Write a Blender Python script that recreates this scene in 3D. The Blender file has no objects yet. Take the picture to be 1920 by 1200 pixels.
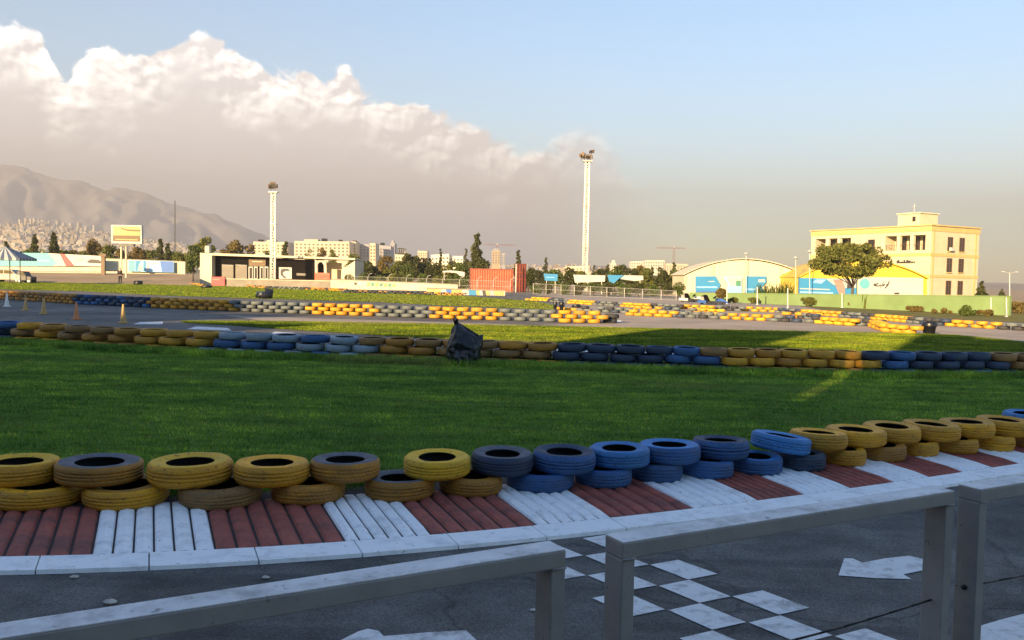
import bpy, bmesh, math, random
import numpy as np
from mathutils import Vector, Matrix, noise as mnoise

random.seed(7); RNG = np.random.default_rng(7)
SC = bpy.context.scene
COL = SC.collection

# ------------------------------------------------------------------ camera model
F, H, YH, ROLL = 1600.0, 1.75, 523.0, math.radians(1.15)
PITCH = math.atan((600 - YH) / F)
def ray(px, py):
    x, y = px - 960, 600 - py
    xr = x * math.cos(ROLL) - y * math.sin(ROLL); yr = x * math.sin(ROLL) + y * math.cos(ROLL)
    return Vector((xr, F * math.cos(PITCH) + yr * math.sin(PITCH), -F * math.sin(PITCH) + yr * math.cos(PITCH)))
def G(px, py, z=0.0):                      # where the line of sight meets the level z
    d = ray(px, py); t = (z - H) / d.z
    return Vector((d.x * t, d.y * t, z))
def X(px, py, dep):                        # where it meets the plane Y = dep
    d = ray(px, py); t = dep / d.y
    return Vector((d.x * t, dep, H + d.z * t))
def hor(px): return YH + (px - 960) * math.tan(ROLL)
def GD(px, dep):                           # ground point in direction px at depth dep
    p = X(px, hor(px) + H * F / dep, dep)
    return Vector((p.x, dep, 0))

cam = bpy.data.cameras.new('camera'); cam.sensor_width = 36; cam.lens = 36 * F / 1920
cam.clip_start = .05; cam.clip_end = 60000
co = bpy.data.objects.new('camera', cam); COL.objects.link(co)
fw = Vector((0, math.cos(PITCH), -math.sin(PITCH))); up0 = Vector((0, math.sin(PITCH), math.cos(PITCH))); rt0 = Vector((1, 0, 0))
rt = rt0 * math.cos(ROLL) + up0 * math.sin(ROLL); up = up0 * math.cos(ROLL) - rt0 * math.sin(ROLL)
co.matrix_world = Matrix(((rt.x, up.x, -fw.x, 0), (rt.y, up.y, -fw.y, 0), (rt.z, up.z, -fw.z, H), (0, 0, 0, 1)))
SC.camera = co

# ------------------------------------------------------------------ materials
def new_mat(name):
    m = bpy.data.materials.new(name); m.use_nodes = True
    nt = m.node_tree; b = nt.nodes['Principled BSDF']
    return m, nt, b
def N(nt, t, **kw):
    n = nt.nodes.new(t)
    for k, v in kw.items():
        if k.startswith('i_'): n.inputs[int(k[2:])].default_value = v
        else: setattr(n, k, v)
    return n
def ramp(nt, stops):
    r = nt.nodes.new('ShaderNodeValToRGB'); e = r.color_ramp.elements
    while len(e) < len(stops): e.new(.5)
    for el, (p, c) in zip(e, stops):
        el.position = p; el.color = c if len(c) == 4 else (*c, 1)
    return r
def mixc(nt, fac, a, b, mode='MIX'):
    m = nt.nodes.new('ShaderNodeMix'); m.data_type = 'RGBA'; m.blend_type = mode
    for sock, v in ((m.inputs[0], fac), (m.inputs[6], a), (m.inputs[7], b)):
        if isinstance(v, bpy.types.NodeSocket): nt.links.new(v, sock)
        elif isinstance(v, (int, float)): sock.default_value = v
        else: sock.default_value = (*v, 1) if len(v) == 3 else v
    return m.outputs[2]
def noisetex(nt, scale, detail=5, rough=.6, coord='Object', vec=None, dist=0):
    n = nt.nodes.new('ShaderNodeTexNoise'); n.inputs['Scale'].default_value = scale
    n.inputs['Detail'].default_value = detail; n.inputs['Roughness'].default_value = rough; n.inputs['Distortion'].default_value = dist
    if vec is None:
        tc = nt.nodes.new('ShaderNodeTexCoord'); vec = tc.outputs[coord]
    nt.links.new(vec, n.inputs['Vector'])
    return n.outputs[0]
def stretch(nt, sx, sy, sz, coord='Object', rz=0):
    tc = nt.nodes.new('ShaderNodeTexCoord'); mp = nt.nodes.new('ShaderNodeMapping')
    mp.inputs['Scale'].default_value = (sx, sy, sz); mp.inputs['Rotation'].default_value = (0, 0, rz)
    nt.links.new(tc.outputs[coord], mp.inputs[0]); return mp.outputs[0]
def bump(nt, b, h, strength=.3, dist=.02):
    n = nt.nodes.new('ShaderNodeBump'); n.inputs['Strength'].default_value = strength; n.inputs['Distance'].default_value = dist
    nt.links.new(h, n.inputs['Height']); nt.links.new(n.outputs[0], b.inputs['Normal'])
    return n

def mat(name, col, col2=None, scale=3.0, rough=.7, lo=.35, hi=.7, bmp=0.0, bscale=None, coord='Object', metal=0, rnd=0.0, spec=None):
    m, nt, b = new_mat(name)
    col2 = col2 or tuple(c * .78 for c in col)
    nz = noisetex(nt, scale, 6, .65, coord)
    r = ramp(nt, [(lo, col2), (hi, col)]); nt.links.new(nz, r.inputs[0])
    out = r.outputs[0]
    if rnd:
        oi = nt.nodes.new('ShaderNodeObjectInfo'); mr = N(nt, 'ShaderNodeMapRange')
        mr.inputs[3].default_value = 1 - rnd; mr.inputs[4].default_value = 1 + rnd
        nt.links.new(oi.outputs['Random'], mr.inputs[0])
        hs = nt.nodes.new('ShaderNodeHueSaturation'); nt.links.new(mr.outputs[0], hs.inputs['Value']); nt.links.new(out, hs.inputs['Color']); out = hs.outputs[0]
    nt.links.new(out, b.inputs['Base Color']); b.inputs['Roughness'].default_value = rough; b.inputs['Metallic'].default_value = metal
    if spec is not None: b.inputs['Specular IOR Level'].default_value = spec
    if bmp: bump(nt, b, noisetex(nt, bscale or scale * 6, 4, .6, coord), bmp, .01)
    return m

def wear(name, scuff, sc=(1.2, 6, 1), rz=0.0, lo=.56, hi=.70, amt=.8, fine=True, scale=1.6):
    """scuffs, chips and rubber smears laid over an existing paint"""
    m = M[name]; nt = m.node_tree; b = nt.nodes['Principled BSDF']; src = b.inputs['Base Color'].links[0].from_socket
    n = noisetex(nt, scale, 7, .72, vec=stretch(nt, *sc, rz=rz)); r = ramp(nt, [(lo, (0, 0, 0)), (hi, (amt, amt, amt))]); nt.links.new(n, r.inputs[0])
    c = mixc(nt, r.outputs[0], src, scuff)
    if fine:
        n2 = noisetex(nt, 26, 6, .75); r2 = ramp(nt, [(.62, (0, 0, 0)), (.66, (.85, .85, .85))]); nt.links.new(n2, r2.inputs[0]); c = mixc(nt, r2.outputs[0], c, tuple(x * .5 + .02 for x in scuff) if sum(scuff) < .3 else scuff)
    nt.links.new(c, b.inputs['Base Color'])

def leaf_mat(name, c1, c2, transl=.25):
    m, nt, b = new_mat(name)
    g = nt.nodes.new('ShaderNodeNewGeometry'); r = ramp(nt, [(0, c1), (1, c2)])
    nt.links.new(g.outputs['Random Per Island'], r.inputs[0])
    nt.links.new(r.outputs[0], b.inputs['Base Color']); b.inputs['Roughness'].default_value = .65; b.inputs['Specular IOR Level'].default_value = .2
    t = nt.nodes.new('ShaderNodeBsdfTranslucent'); nt.links.new(r.outputs[0], t.inputs[0])
    mx = nt.nodes.new('ShaderNodeMixShader'); mx.inputs[0].default_value = transl
    nt.links.new(b.outputs[0], mx.inputs[1]); nt.links.new(t.outputs[0], mx.inputs[2])
    nt.links.new(mx.outputs[0], nt.nodes['Material Output'].inputs[0])
    return m

def paint_mat(name, col, dirt=(.09, .06, .035), amount=.5, rough=.62, rnd=.22):
    """paint brushed over old rubber: streaky, scuffed, dusty"""
    m, nt, b = new_mat(name)
    oi = nt.nodes.new('ShaderNodeObjectInfo')
    tc = nt.nodes.new('ShaderNodeTexCoord'); va = N(nt, 'ShaderNodeVectorMath', operation='ADD'); vs = N(nt, 'ShaderNodeVectorMath', operation='SCALE')
    cmb = nt.nodes.new('ShaderNodeCombineXYZ')
    for k in range(3): nt.links.new(oi.outputs['Random'], cmb.inputs[k])
    nt.links.new(cmb.outputs[0], vs.inputs[0]); vs.inputs['Scale'].default_value = 37
    nt.links.new(tc.outputs['Object'], va.inputs[0]); nt.links.new(vs.outputs[0], va.inputs[1])
    mp = N(nt, 'ShaderNodeMapping'); mp.inputs['Scale'].default_value = (1, 1, 2.6); nt.links.new(va.outputs[0], mp.inputs[0])
    n1 = noisetex(nt, 5.5, 7, .68, vec=mp.outputs[0]); n2 = noisetex(nt, 22, 5, .7, vec=mp.outputs[0])
    mr = N(nt, 'ShaderNodeMapRange'); mr.inputs[3].default_value = 1 - rnd; mr.inputs[4].default_value = 1 + rnd
    nt.links.new(oi.outputs['Random'], mr.inputs[0])
    hs = nt.nodes.new('ShaderNodeHueSaturation'); hs.inputs['Color'].default_value = (*col, 1); nt.links.new(mr.outputs[0], hs.inputs['Value'])
    r1 = ramp(nt, [(.40, (1, 1, 1)), (.60, (0, 0, 0))]); nt.links.new(n1, r1.inputs[0])
    m1 = N(nt, 'ShaderNodeMath', operation='MULTIPLY'); nt.links.new(r1.outputs[0], m1.inputs[0]); m1.inputs[1].default_value = amount
    c1 = mixc(nt, m1.outputs[0], hs.outputs[0], tuple(.45 * c + .55 * d for c, d in zip(col, dirt)))
    sx = nt.nodes.new('ShaderNodeSeparateXYZ'); cx = nt.nodes.new('ShaderNodeCombineXYZ'); nt.links.new(tc.outputs['Object'], sx.inputs[0]); nt.links.new(sx.outputs[0], cx.inputs[0]); nt.links.new(sx.outputs[1], cx.inputs[1])
    ln = N(nt, 'ShaderNodeVectorMath', operation='LENGTH'); nt.links.new(cx.outputs[0], ln.inputs[0])   # grime sits on the tread, not on the sidewall
    rt_ = ramp(nt, [(.268, (0, 0, 0)), (.286, (1, 1, 1))]); nt.links.new(ln.outputs['Value'], rt_.inputs[0])
    rn = ramp(nt, [(.30, (.12, .12, .12)), (.62, (.72, .72, .72))]); nt.links.new(noisetex(nt, 3.1, 5, .65, vec=mp.outputs[0]), rn.inputs[0])
    mt = N(nt, 'ShaderNodeMath', operation='MULTIPLY'); nt.links.new(rt_.outputs[0], mt.inputs[0]); nt.links.new(rn.outputs[0], mt.inputs[1])
    c1 = mixc(nt, mt.outputs[0], c1, tuple(.38 * c + .62 * d for c, d in zip(col, dirt)))
    r2 = ramp(nt, [(.57, (0, 0, 0)), (.64, (1, 1, 1))]); nt.links.new(n2, r2.inputs[0])
    m2 = N(nt, 'ShaderNodeMath', operation='MULTIPLY'); nt.links.new(r2.outputs[0], m2.inputs[0]); m2.inputs[1].default_value = .75
    c2 = mixc(nt, m2.outputs[0], c1, (.03, .028, .028))
    nt.links.new(c2, b.inputs['Base Color']); b.inputs['Roughness'].default_value = rough; b.inputs['Specular IOR Level'].default_value = .3
    uv = nt.nodes.new('ShaderNodeUVMap'); w = N(nt, 'ShaderNodeTexWave', wave_type='BANDS', bands_direction='DIAGONAL'); w.inputs['Scale'].default_value = 1.0
    w.inputs['Distortion'].default_value = 1.5
    nt.links.new(uv.outputs[0], w.inputs[0])
    ad = N(nt, 'ShaderNodeMath', operation='ADD'); nt.links.new(w.outputs[1], ad.inputs[0]); nt.links.new(n2, ad.inputs[1])
    bump(nt, b, ad.outputs[0], .22, .008)
    return m

M = {}
M['yellow'] = paint_mat('yellow_paint', (.72, .335, .009))
M['mustard'] = paint_mat('mustard_paint', (.47, .205, .016), amount=.75)
M['orange'] = paint_mat('orange_paint', (.62, .31, .018), amount=.4)
M['lemon'] = paint_mat('lemon_paint', (.74, .42, .012), amount=.3)
M['blue'] = paint_mat('blue_paint', (.026, .105, .29), dirt=(.05, .06, .08), amount=.5)
M['skyblue'] = paint_mat('bright_blue_paint', (.04, .20, .50), dirt=(.05, .08, .12), amount=.25)
M['navy'] = paint_mat('navy_paint', (.022, .042, .095), dirt=(.04, .045, .05), amount=.6)
M['greyblue'] = paint_mat('grey_blue_paint', (.24, .31, .38), dirt=(.12, .13, .13), amount=.5)
M['tan'] = paint_mat('faded_ochre_paint', (.32, .165, .045), dirt=(.08, .06, .04), amount=.8)
M['slate'] = paint_mat('slate_grey_paint', (.13, .155, .16), dirt=(.07, .07, .065), amount=.6)
M['rubber'] = mat('bare_rubber', (.035, .035, .04), (.02, .02, .022), 8, .75, rnd=.2)
M['dusty_rubber'] = mat('dusty_rubber', (.11, .12, .16), (.05, .055, .07), 9, .7)
M['asphalt'] = None

def asphalt():
    m, nt, b = new_mat('asphalt')
    v = stretch(nt, 1, 1, 1)
    big = noisetex(nt, .22, 5, .6, vec=v); mid = noisetex(nt, 2.3, 6, .65, vec=v); fine = noisetex(nt, 90, 3, .7, vec=v)
    r = ramp(nt, [(.36, (.075, .073, .072)), (.64, (.17, .16, .148))]); nt.links.new(big, r.inputs[0])
    r2 = ramp(nt, [(.35, (.6, .6, .6)), (.65, (1.15, 1.15, 1.15))]); nt.links.new(mid, r2.inputs[0])
    c = mixc(nt, 1.0, r.outputs[0], r2.outputs[0], 'MULTIPLY')
    r3 = ramp(nt, [(.38, (.5, .5, .5)), (.5, (1, 1, 1)), (.66, (1.55, 1.54, 1.52))]); nt.links.new(fine, r3.inputs[0])
    c = mixc(nt, .8, c, r3.outputs[0], 'MULTIPLY')
    # rubbered racing line and dark scuffs
    sk = noisetex(nt, 1.0, 4, .55, vec=stretch(nt, .25, 3.2, 1, rz=-.35)); rs = ramp(nt, [(.52, (1, 1, 1)), (.66, (.62, .62, .64))]); nt.links.new(sk, rs.inputs[0])
    c = mixc(nt, .8, c, rs.outputs[0], 'MULTIPLY')
    vo = N(nt, 'ShaderNodeTexVoronoi', feature='DISTANCE_TO_EDGE'); vo.inputs['Scale'].default_value = .55
    wv = N(nt, 'ShaderNodeVectorMath', operation='ADD'); nv = nt.nodes.new('ShaderNodeTexNoise'); nv.inputs['Scale'].default_value = 1.4; nv.inputs['Detail'].default_value = 6
    nt.links.new(v, nv.inputs[0]); nt.links.new(v, wv.inputs[0]); nt.links.new(nv.outputs[1], wv.inputs[1]); nt.links.new(wv.outputs[0], vo.inputs[0])
    rc = ramp(nt, [(0, (.4, .4, .4)), (.012, (1, 1, 1))]); nt.links.new(vo.outputs[0], rc.inputs[0])
    c = mixc(nt, .7, c, rc.outputs[0], 'MULTIPLY')
    nt.links.new(c, b.inputs['Base Color']); b.inputs['Roughness'].default_value = .82; b.inputs['Specular IOR Level'].default_value = .3
    bump(nt, b, fine, .5, .006)
    return m
M['asphalt'] = asphalt()

def lawn_mat(name, c1, c2, c3, streak=1.0):
    m, nt, b = new_mat(name)
    v = stretch(nt, 1, 1, 1)
    a = noisetex(nt, .35, 5, .6, vec=v); s = noisetex(nt, 3.0, 6, .7, vec=stretch(nt, .55, 1.5, 1, rz=.1)); f = noisetex(nt, 40, 4, .7, vec=v)
    r = ramp(nt, [(.3, c1), (.5, c2), (.72, c3)]); nt.links.new(a, r.inputs[0])
    r2 = ramp(nt, [(.33, (.55, .55, .55)), (.68, (1.3, 1.3, 1.2))]); nt.links.new(s, r2.inputs[0])
    c = mixc(nt, streak * .8, r.outputs[0], r2.outputs[0], 'MULTIPLY')
    r3 = ramp(nt, [(.35, (.6, .6, .6)), (.65, (1.25, 1.25, 1.25))]); nt.links.new(f, r3.inputs[0])
    c = mixc(nt, .7, c, r3.outputs[0], 'MULTIPLY')
    nt.links.new(c, b.inputs['Base Color']); b.inputs['Roughness'].default_value = .9; b.inputs['Specular IOR Level'].default_value = .1
    bump(nt, b, f, .8, .03)
    return m
M['lawn'] = lawn_mat('lawn', (.06, .14, .016), (.085, .175, .018), (.13, .20, .022))
M['lawn_sunlit'] = lawn_mat('sunlit_lawn', (.08, .135, .011), (.115, .17, .013), (.16, .19, .018))  # yellower green: warm sunlight on these lawns painted into the colour
M['lawn_dry'] = lawn_mat('dry_lawn', (.13, .13, .035), (.17, .155, .045), (.24, .20, .08))
def blade_mat(name, c1, c2, c3):
    m, nt, b = new_mat(name)
    g = nt.nodes.new('ShaderNodeNewGeometry'); r = ramp(nt, [(0, c1), (.75, c2), (1, c3)])
    nt.links.new(g.outputs['Random Per Island'], r.inputs[0])
    nz = noisetex(nt, .95, 6, .72, vec=stretch(nt, .42, 1.35, 1)); r2 = ramp(nt, [(.38, (.42, .5, .5)), (.50, (.9, .92, .9)), (.62, (1.75, 1.5, 1.2))]); nt.links.new(nz, r2.inputs[0])
    c = mixc(nt, 1, r.outputs[0], r2.outputs[0], 'MULTIPLY')
    n5 = noisetex(nt, 4.5, 5, .7, vec=stretch(nt, .5, 1.4, 1)); r5 = ramp(nt, [(.38, (.5, .52, .5)), (.52, (1, 1, 1)), (.64, (1.6, 1.45, 1.3))]); nt.links.new(n5, r5.inputs[0])
    c = mixc(nt, 1, c, r5.outputs[0], 'MULTIPLY')
    nd = noisetex(nt, .33, 5, .65, vec=stretch(nt, .7, 1.2, 1)); rd = ramp(nt, [(.52, (0, 0, 0)), (.68, (.65, .65, .65))]); nt.links.new(nd, rd.inputs[0])
    c = mixc(nt, rd.outputs[0], c, (.20, .19, .06))
    nt.links.new(c, b.inputs['Base Color']); b.inputs['Roughness'].default_value = .6; b.inputs['Specular IOR Level'].default_value = .2
    t = nt.nodes.new('ShaderNodeBsdfTranslucent'); nt.links.new(c, t.inputs[0])
    mx = nt.nodes.new('ShaderNodeMixShader'); mx.inputs[0].default_value = .3
    nt.links.new(b.outputs[0], mx.inputs[1]); nt.links.new(t.outputs[0], mx.inputs[2]); nt.links.new(mx.outputs[0], nt.nodes['Material Output'].inputs[0])
    return m
M['blade'] = blade_mat('grass_blade', (.105, .235, .030), (.195, .335, .038), (.31, .34, .065))

M['blade_sunlit'] = blade_mat('sunlit_grass_blade', (.095, .155, .010), (.16, .23, .013), (.25, .25, .03))  # blades tinted yellower, the warm sun put into their colour
M['earth'] = mat('dry_earth', (.30, .22, .13), (.20, .145, .085), .15, .95)
M['white_paint'] = mat('worn_white_paint', (.86, .87, .88), (.66, .67, .68), 7, .7, .3, .5, .25, 60)
M['road_white'] = mat('worn_road_white', (.70, .70, .70), (.34, .335, .33), 9, .8, .30, .50, .3, 90)
M['red_paint'] = mat('worn_red_paint', (.37, .095, .066), (.21, .055, .04), 7, .75, .3, .62, .25, 60)
M['kerb_gap'] = mat('kerb_groove', (.05, .035, .033), None, 6, .9)
M['fence_grey'] = mat('pale_grey_fence_paint', (.27, .262, .25), (.21, .205, .20), 5, .5, .35, .6, .05, 40)
M['fence_top'] = mat('pale_scuffed_paint', (.70, .71, .72), (.50, .51, .52), 9, .6, .3, .6, .1, 60)
M['wire'] = mat('dark_wire', (.03, .03, .03), None, 5, .5, metal=.6)
M['bag'] = None
wear('white_paint', (.24, .24, .245), (.5, 2.2, 1), .25, .57, .75, .55)
wear('red_paint', (.045, .04, .04), (.5, 2.2, 1), .25, .50, .70, .75)
wear('road_white', (.15, .15, .15), (1, 1, 1), 0, .55, .66, .8)
wear('fence_grey', (.10, .055, .035), (1, 1, 1), 0, .64, .70, .7, True, 4.5)
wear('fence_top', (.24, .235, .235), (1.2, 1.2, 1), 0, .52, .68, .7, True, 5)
def bagmat():
    m, nt, b = new_mat('black_bag_plastic')
    b.inputs['Base Color'].default_value = (.008, .009, .013, 1); b.inputs['Roughness'].default_value = .33; b.inputs['Specular IOR Level'].default_value = .42
    n = noisetex(nt, 13, 4, .55, dist=1.2); bump(nt, b, n, .3, .02); return m
M['bag'] = bagmat()

# ------------------------------------------------------------------ mesh builder
class MB:
    def __init__(s): s.v, s.f, s.m = [], [], []
    def add(s, vs, fs, mi=0):
        o = len(s.v); s.v += [tuple(v) for v in vs]
        for f in fs: s.f.append([i + o for i in f]); s.m.append(mi)
    def box(s, x0, x1, y0, y1, z0, z1, mi=0):
        vs = [(x0, y0, z0), (x1, y0, z0), (x1, y1, z0), (x0, y1, z0), (x0, y0, z1), (x1, y0, z1), (x1, y1, z1), (x0, y1, z1)]
        s.add(vs, [(3, 2, 1, 0), (4, 5, 6, 7), (0, 1, 5, 4), (1, 2, 6, 5), (2, 3, 7, 6), (3, 0, 4, 7)], mi)
    def prism(s, pts, off, mi=0):           # polygon of 3D points swept by vector off
        n = len(pts); pts = [Vector(p) for p in pts]; off = Vector(off)
        nrm = Vector((0, 0, 0))
        for i in range(n): nrm += pts[i].cross(pts[(i + 1) % n])
        if nrm.dot(off) > 0: pts = pts[::-1]
        s.add(pts + [p + off for p in pts], [tuple(range(n)), tuple(range(2 * n - 1, n - 1, -1))] +
              [(i, i + n, (i + 1) % n + n, (i + 1) % n) for i in range(n)], mi)
    def beam(s, p0, p1, w, h, mi=0, side=None):
        p0, p1 = Vector(p0), Vector(p1); d = (p1 - p0).normalized()
        sd = Vector(side) if side else (d.cross(Vector((0, 0, 1))) if abs(d.z) < .95 else Vector((1, 0, 0)))
        sd = (sd - d * sd.dot(d)).normalized(); u = sd.cross(d)
        a = [p0 + sd * (x * w / 2) + u * (z * h / 2) for x, z in ((-1, -1), (1, -1), (1, 1), (-1, 1))]
        s.prism(a, p1 - p0, mi)
    def tube(s, p0, p1, r0, r1=None, n=8, mi=0, cap=True):
        r1 = r0 if r1 is None else r1; p0, p1 = Vector(p0), Vector(p1); d = (p1 - p0).normalized()
        a = d.orthogonal().normalized(); b = d.cross(a)
        vs = []
        for p, r in ((p0, r0), (p1, r1)):
            vs += [p + (a * math.cos(2 * math.pi * i / n) + b * math.sin(2 * math.pi * i / n)) * r for i in range(n)]
        fs = [(i, (i + 1) % n, (i + 1) % n + n, i + n) for i in range(n)]
        if cap: fs += [tuple(range(n - 1, -1, -1)), tuple(range(n, 2 * n))]
        s.add(vs, fs, mi)
    def lathe(s, prof, n=16, c=(0, 0, 0), mi=0, close=False):
        k = len(prof); vs = []
        for i in range(n):
            a = 2 * math.pi * i / n
            vs += [(c[0] + r * math.cos(a), c[1] + r * math.sin(a), c[2] + z) for r, z in prof]
        fs = []
        for i in range(n):
            for j in range(k if close else k - 1):
                fs.append((i * k + j, ((i + 1) % n) * k + j, ((i + 1) % n) * k + (j + 1) % k, i * k + (j + 1) % k))
        s.add(vs, fs, mi)
    def mesh(s, name, mats, smooth=False, origin=(0, 0, 0)):
        me = bpy.data.meshes.new(name); o = Vector(origin)
        me.from_pydata([tuple(Vector(v) - o) for v in s.v], [], s.f)
        for m_ in (mats if isinstance(mats, (list, tuple)) else [mats]): me.materials.append(m_)
        me.polygons.foreach_set('material_index', s.m)
        if smooth: me.polygons.foreach_set('use_smooth', [True] * len(s.f))
        me.update(); return me
    def build(s, name, mats, parent=None, smooth=False, origin=(0, 0, 0), loc=None):
        if isinstance(mats, str): mats = M[mats]
        o = bpy.data.objects.new(name, s.mesh(name, mats, smooth, origin)); COL.objects.link(o)
        if parent: o.parent = parent
        else: o.location = origin if loc is None else loc
        return o

def tag(o, label=None, cat=None, group=None, kind=None):
    if label: o['label'] = label
    if cat: o['category'] = cat
    if group: o['group'] = group
    if kind: o['kind'] = kind
    return o
def thing(name, label, cat, loc=(0, 0, 0), rz=0, group=None):
    o = bpy.data.objects.new(name, None); COL.objects.link(o); o.location = loc; o.rotation_euler = (0, 0, rz)
    o.empty_display_size = .2
    return tag(o, label, cat, group)
def struct(o): o['kind'] = 'structure'; return o
def slab(mb, pts, dep, th, mi=0, depf=None):
    """outline seen in front (px, py); py None = down to the ground; swept back by th"""
    w = []
    for p in pts:
        d = dep if depf is None else depf(p[0])
        w.append(GD(p[0], d) if p[1] is None else X(p[0], p[1], d))
    mb.prism(w, (0, th, 0), mi)
def rect(mb, x0, y0, x1, y1, dep, th, mi=0): slab(mb, [(x0, y0), (x1, y0), (x1, y1), (x0, y1)], dep, th, mi)
ORD = 'first second third fourth fifth sixth seventh eighth ninth tenth eleventh twelfth thirteenth fourteenth fifteenth sixteenth seventeenth eighteenth nineteenth twentieth'.split()
ORD += ['twenty-' + o for o in ORD[:9]] + ['thirtieth'] + ['thirty-' + o for o in ORD[:9]] + ['fortieth'] + ['forty-' + o for o in ORD[:9]]

# ------------------------------------------------------------------ light
AZ, EL = math.radians(210), math.radians(15)
sun = bpy.data.lights.new('sun', 'SUN'); sun.energy = 3.8; sun.angle = math.radians(.53); sun.color = (1, .70, .36)
so = bpy.data.objects.new('sun', sun); COL.objects.link(so)
sdir = Vector((math.sin(AZ) * math.cos(EL), math.cos(AZ) * math.cos(EL), math.sin(EL)))
so.rotation_euler = sdir.to_track_quat('Z', 'Y').to_euler(); so.location = sdir * 60

def world():
    w = bpy.data.worlds.new('World'); SC.world = w; w.use_nodes = True
    nt = w.node_tree; L = nt.links.new; out = nt.nodes['World Output']; bg = nt.nodes['Background']
    sky = N(nt, 'ShaderNodeTexSky', sky_type='NISHITA', sun_disc=False, sun_elevation=EL, sun_rotation=AZ, air_density=1.0, dust_density=.4, ozone_density=1.4)
    bg.inputs[1].default_value = .082; hsv = nt.nodes.new('ShaderNodeHueSaturation'); hsv.inputs['Saturation'].default_value = 1.38; L(sky.outputs[0], hsv.inputs['Color']); L(hsv.outputs[0], bg.inputs[0])
    # cloud bank: its crest height over azimuth, billowed by noise
    tc = nt.nodes.new('ShaderNodeTexCoord'); sep = nt.nodes.new('ShaderNodeSeparateXYZ'); L(tc.outputs['Generated'], sep.inputs[0])
    def math_(op, a, b=None, c=None, clamp=False):
        n = N(nt, 'ShaderNodeMath', operation=op, use_clamp=clamp)
        for k, v in enumerate((a, b, c)):
            if v is None: continue
            if isinstance(v, bpy.types.NodeSocket): L(v, n.inputs[k])
            else: n.inputs[k].default_value = v
        return n.outputs[0]
    az = math_('ARCTAN2', sep.outputs[0], sep.outputs[1]); el = math_('ARCSINE', sep.outputs[2])
    u = math_('MULTIPLY_ADD', az, 1 / 1.6, .5)                 # -0.8..0.8 rad -> 0..1
    fc = nt.nodes.new('ShaderNodeFloatCurve'); L(u, fc.inputs['Value']); fc.inputs['Factor'].default_value = 1
    cur = fc.mapping.curves[0]
    pts = [(-700, 520), (-480, 330), (-330, 170), (-120, 60), (0, 34), (50, 48), (90, 88), (115, 125), (140, 118), (175, 92), (215, 88), (260, 80), (320, 56), (360, 42), (400, 70), (430, 96), (480, 98), (520, 122), (640, 140), (700, 162), (760, 192), (860, 204), (900, 246), (960, 262), (1040, 252), (1090, 244), (1140, 262), (1180, 310), (1250, 390), (1330, 470), (1500, 540), (2200, 560)]
    pp = []
    for px, py in pts:
        d = ray(px, py); a = math.atan2(d.x, d.y); e = math.asin(d.z / d.length)
        pp.append((a / 1.6 + .5, max(0, e / .4)))
    pp = [(0, 0)] + [p for p in pp if 0 < p[0] < 1] + [(1, 0)]
    cur.points[0].location = pp[0]; cur.points[1].location = pp[-1]
    for p in pp[1:-1]: cur.points.new(*p)
    for p in cur.points: p.handle_type = 'AUTO'
    fc.mapping.use_clip = False; fc.mapping.update()
    top = math_('MULTIPLY', fc.outputs[0], .4)
    cv = nt.nodes.new('ShaderNodeCombineXYZ'); L(az, cv.inputs[0]); L(math_('MULTIPLY', el, 1.25), cv.inputs[1])
    def nz(scale, det, rough, off=(0, 0, 0), dist=0.):
        mp = N(nt, 'ShaderNodeMapping'); mp.inputs['Location'].default_value = off; L(cv.outputs[0], mp.inputs[0])
        n = N(nt, 'ShaderNodeTexNoise'); n.inputs['Scale'].default_value = scale; n.inputs['Detail'].default_value = det; n.inputs['Roughness'].default_value = rough; n.inputs['Distortion'].default_value = dist
        L(mp.outputs[0], n.inputs[0]); return n.outputs[0]
    def billow(off=(0, 0, 0), wts=((15, .56), (34, .28), (78, .11), (170, .05))):
        mp = N(nt, 'ShaderNodeMapping'); mp.inputs['Location'].default_value = off; L(cv.outputs[0], mp.inputs[0])
        wn = N(nt, 'ShaderNodeTexNoise'); wn.inputs['Scale'].default_value = 22; wn.inputs['Detail'].default_value = 4; L(mp.outputs[0], wn.inputs[0])
        sc = N(nt, 'ShaderNodeVectorMath', operation='SCALE'); sc.inputs['Scale'].default_value = .035; L(wn.outputs[1], sc.inputs[0])
        ad = N(nt, 'ShaderNodeVectorMath', operation='ADD'); L(mp.outputs[0], ad.inputs[0]); L(sc.outputs[0], ad.inputs[1])
        tot = None
        for s_, wgt in wts:
            v = N(nt, 'ShaderNodeTexVoronoi', feature='SMOOTH_F1', voronoi_dimensions='2D'); v.inputs['Scale'].default_value = s_; v.inputs['Smoothness'].default_value = .35
            L(ad.outputs[0], v.inputs[0]); t = math_('MULTIPLY', math_('SUBTRACT', .75, v.outputs[0]), wgt)
            tot = t if tot is None else math_('ADD', tot, t)
        return tot
    b0 = billow(); WL = ((18, .48), (40, .30), (90, .14), (190, .06)); b2 = billow((0, 0, 0), WL); b1 = billow((.004, -.007, 0), WL)
    n0 = nz(9, 7, .62, (3.1, .4, 0))
    rag = math_('ADD', math_('MULTIPLY', math_('SUBTRACT', b0, .40), .062), math_('MULTIPLY', math_('SUBTRACT', n0, .5), .028))
    d = math_('ADD', math_('SUBTRACT', top, el), rag)           # >0 inside
    soft = math_('MULTIPLY_ADD', math_('SMOOTH_MIN', math_('MAXIMUM', math_('SUBTRACT', az, -.12), 0), .5, .05), .10, .006)  # wispier to the right
    mask = N(nt, 'ShaderNodeMapRange', interpolation_type='SMOOTHSTEP'); L(d, mask.inputs[0])
    L(math_('MULTIPLY', soft, -.5), mask.inputs[1]); L(soft, mask.inputs[2])
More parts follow.
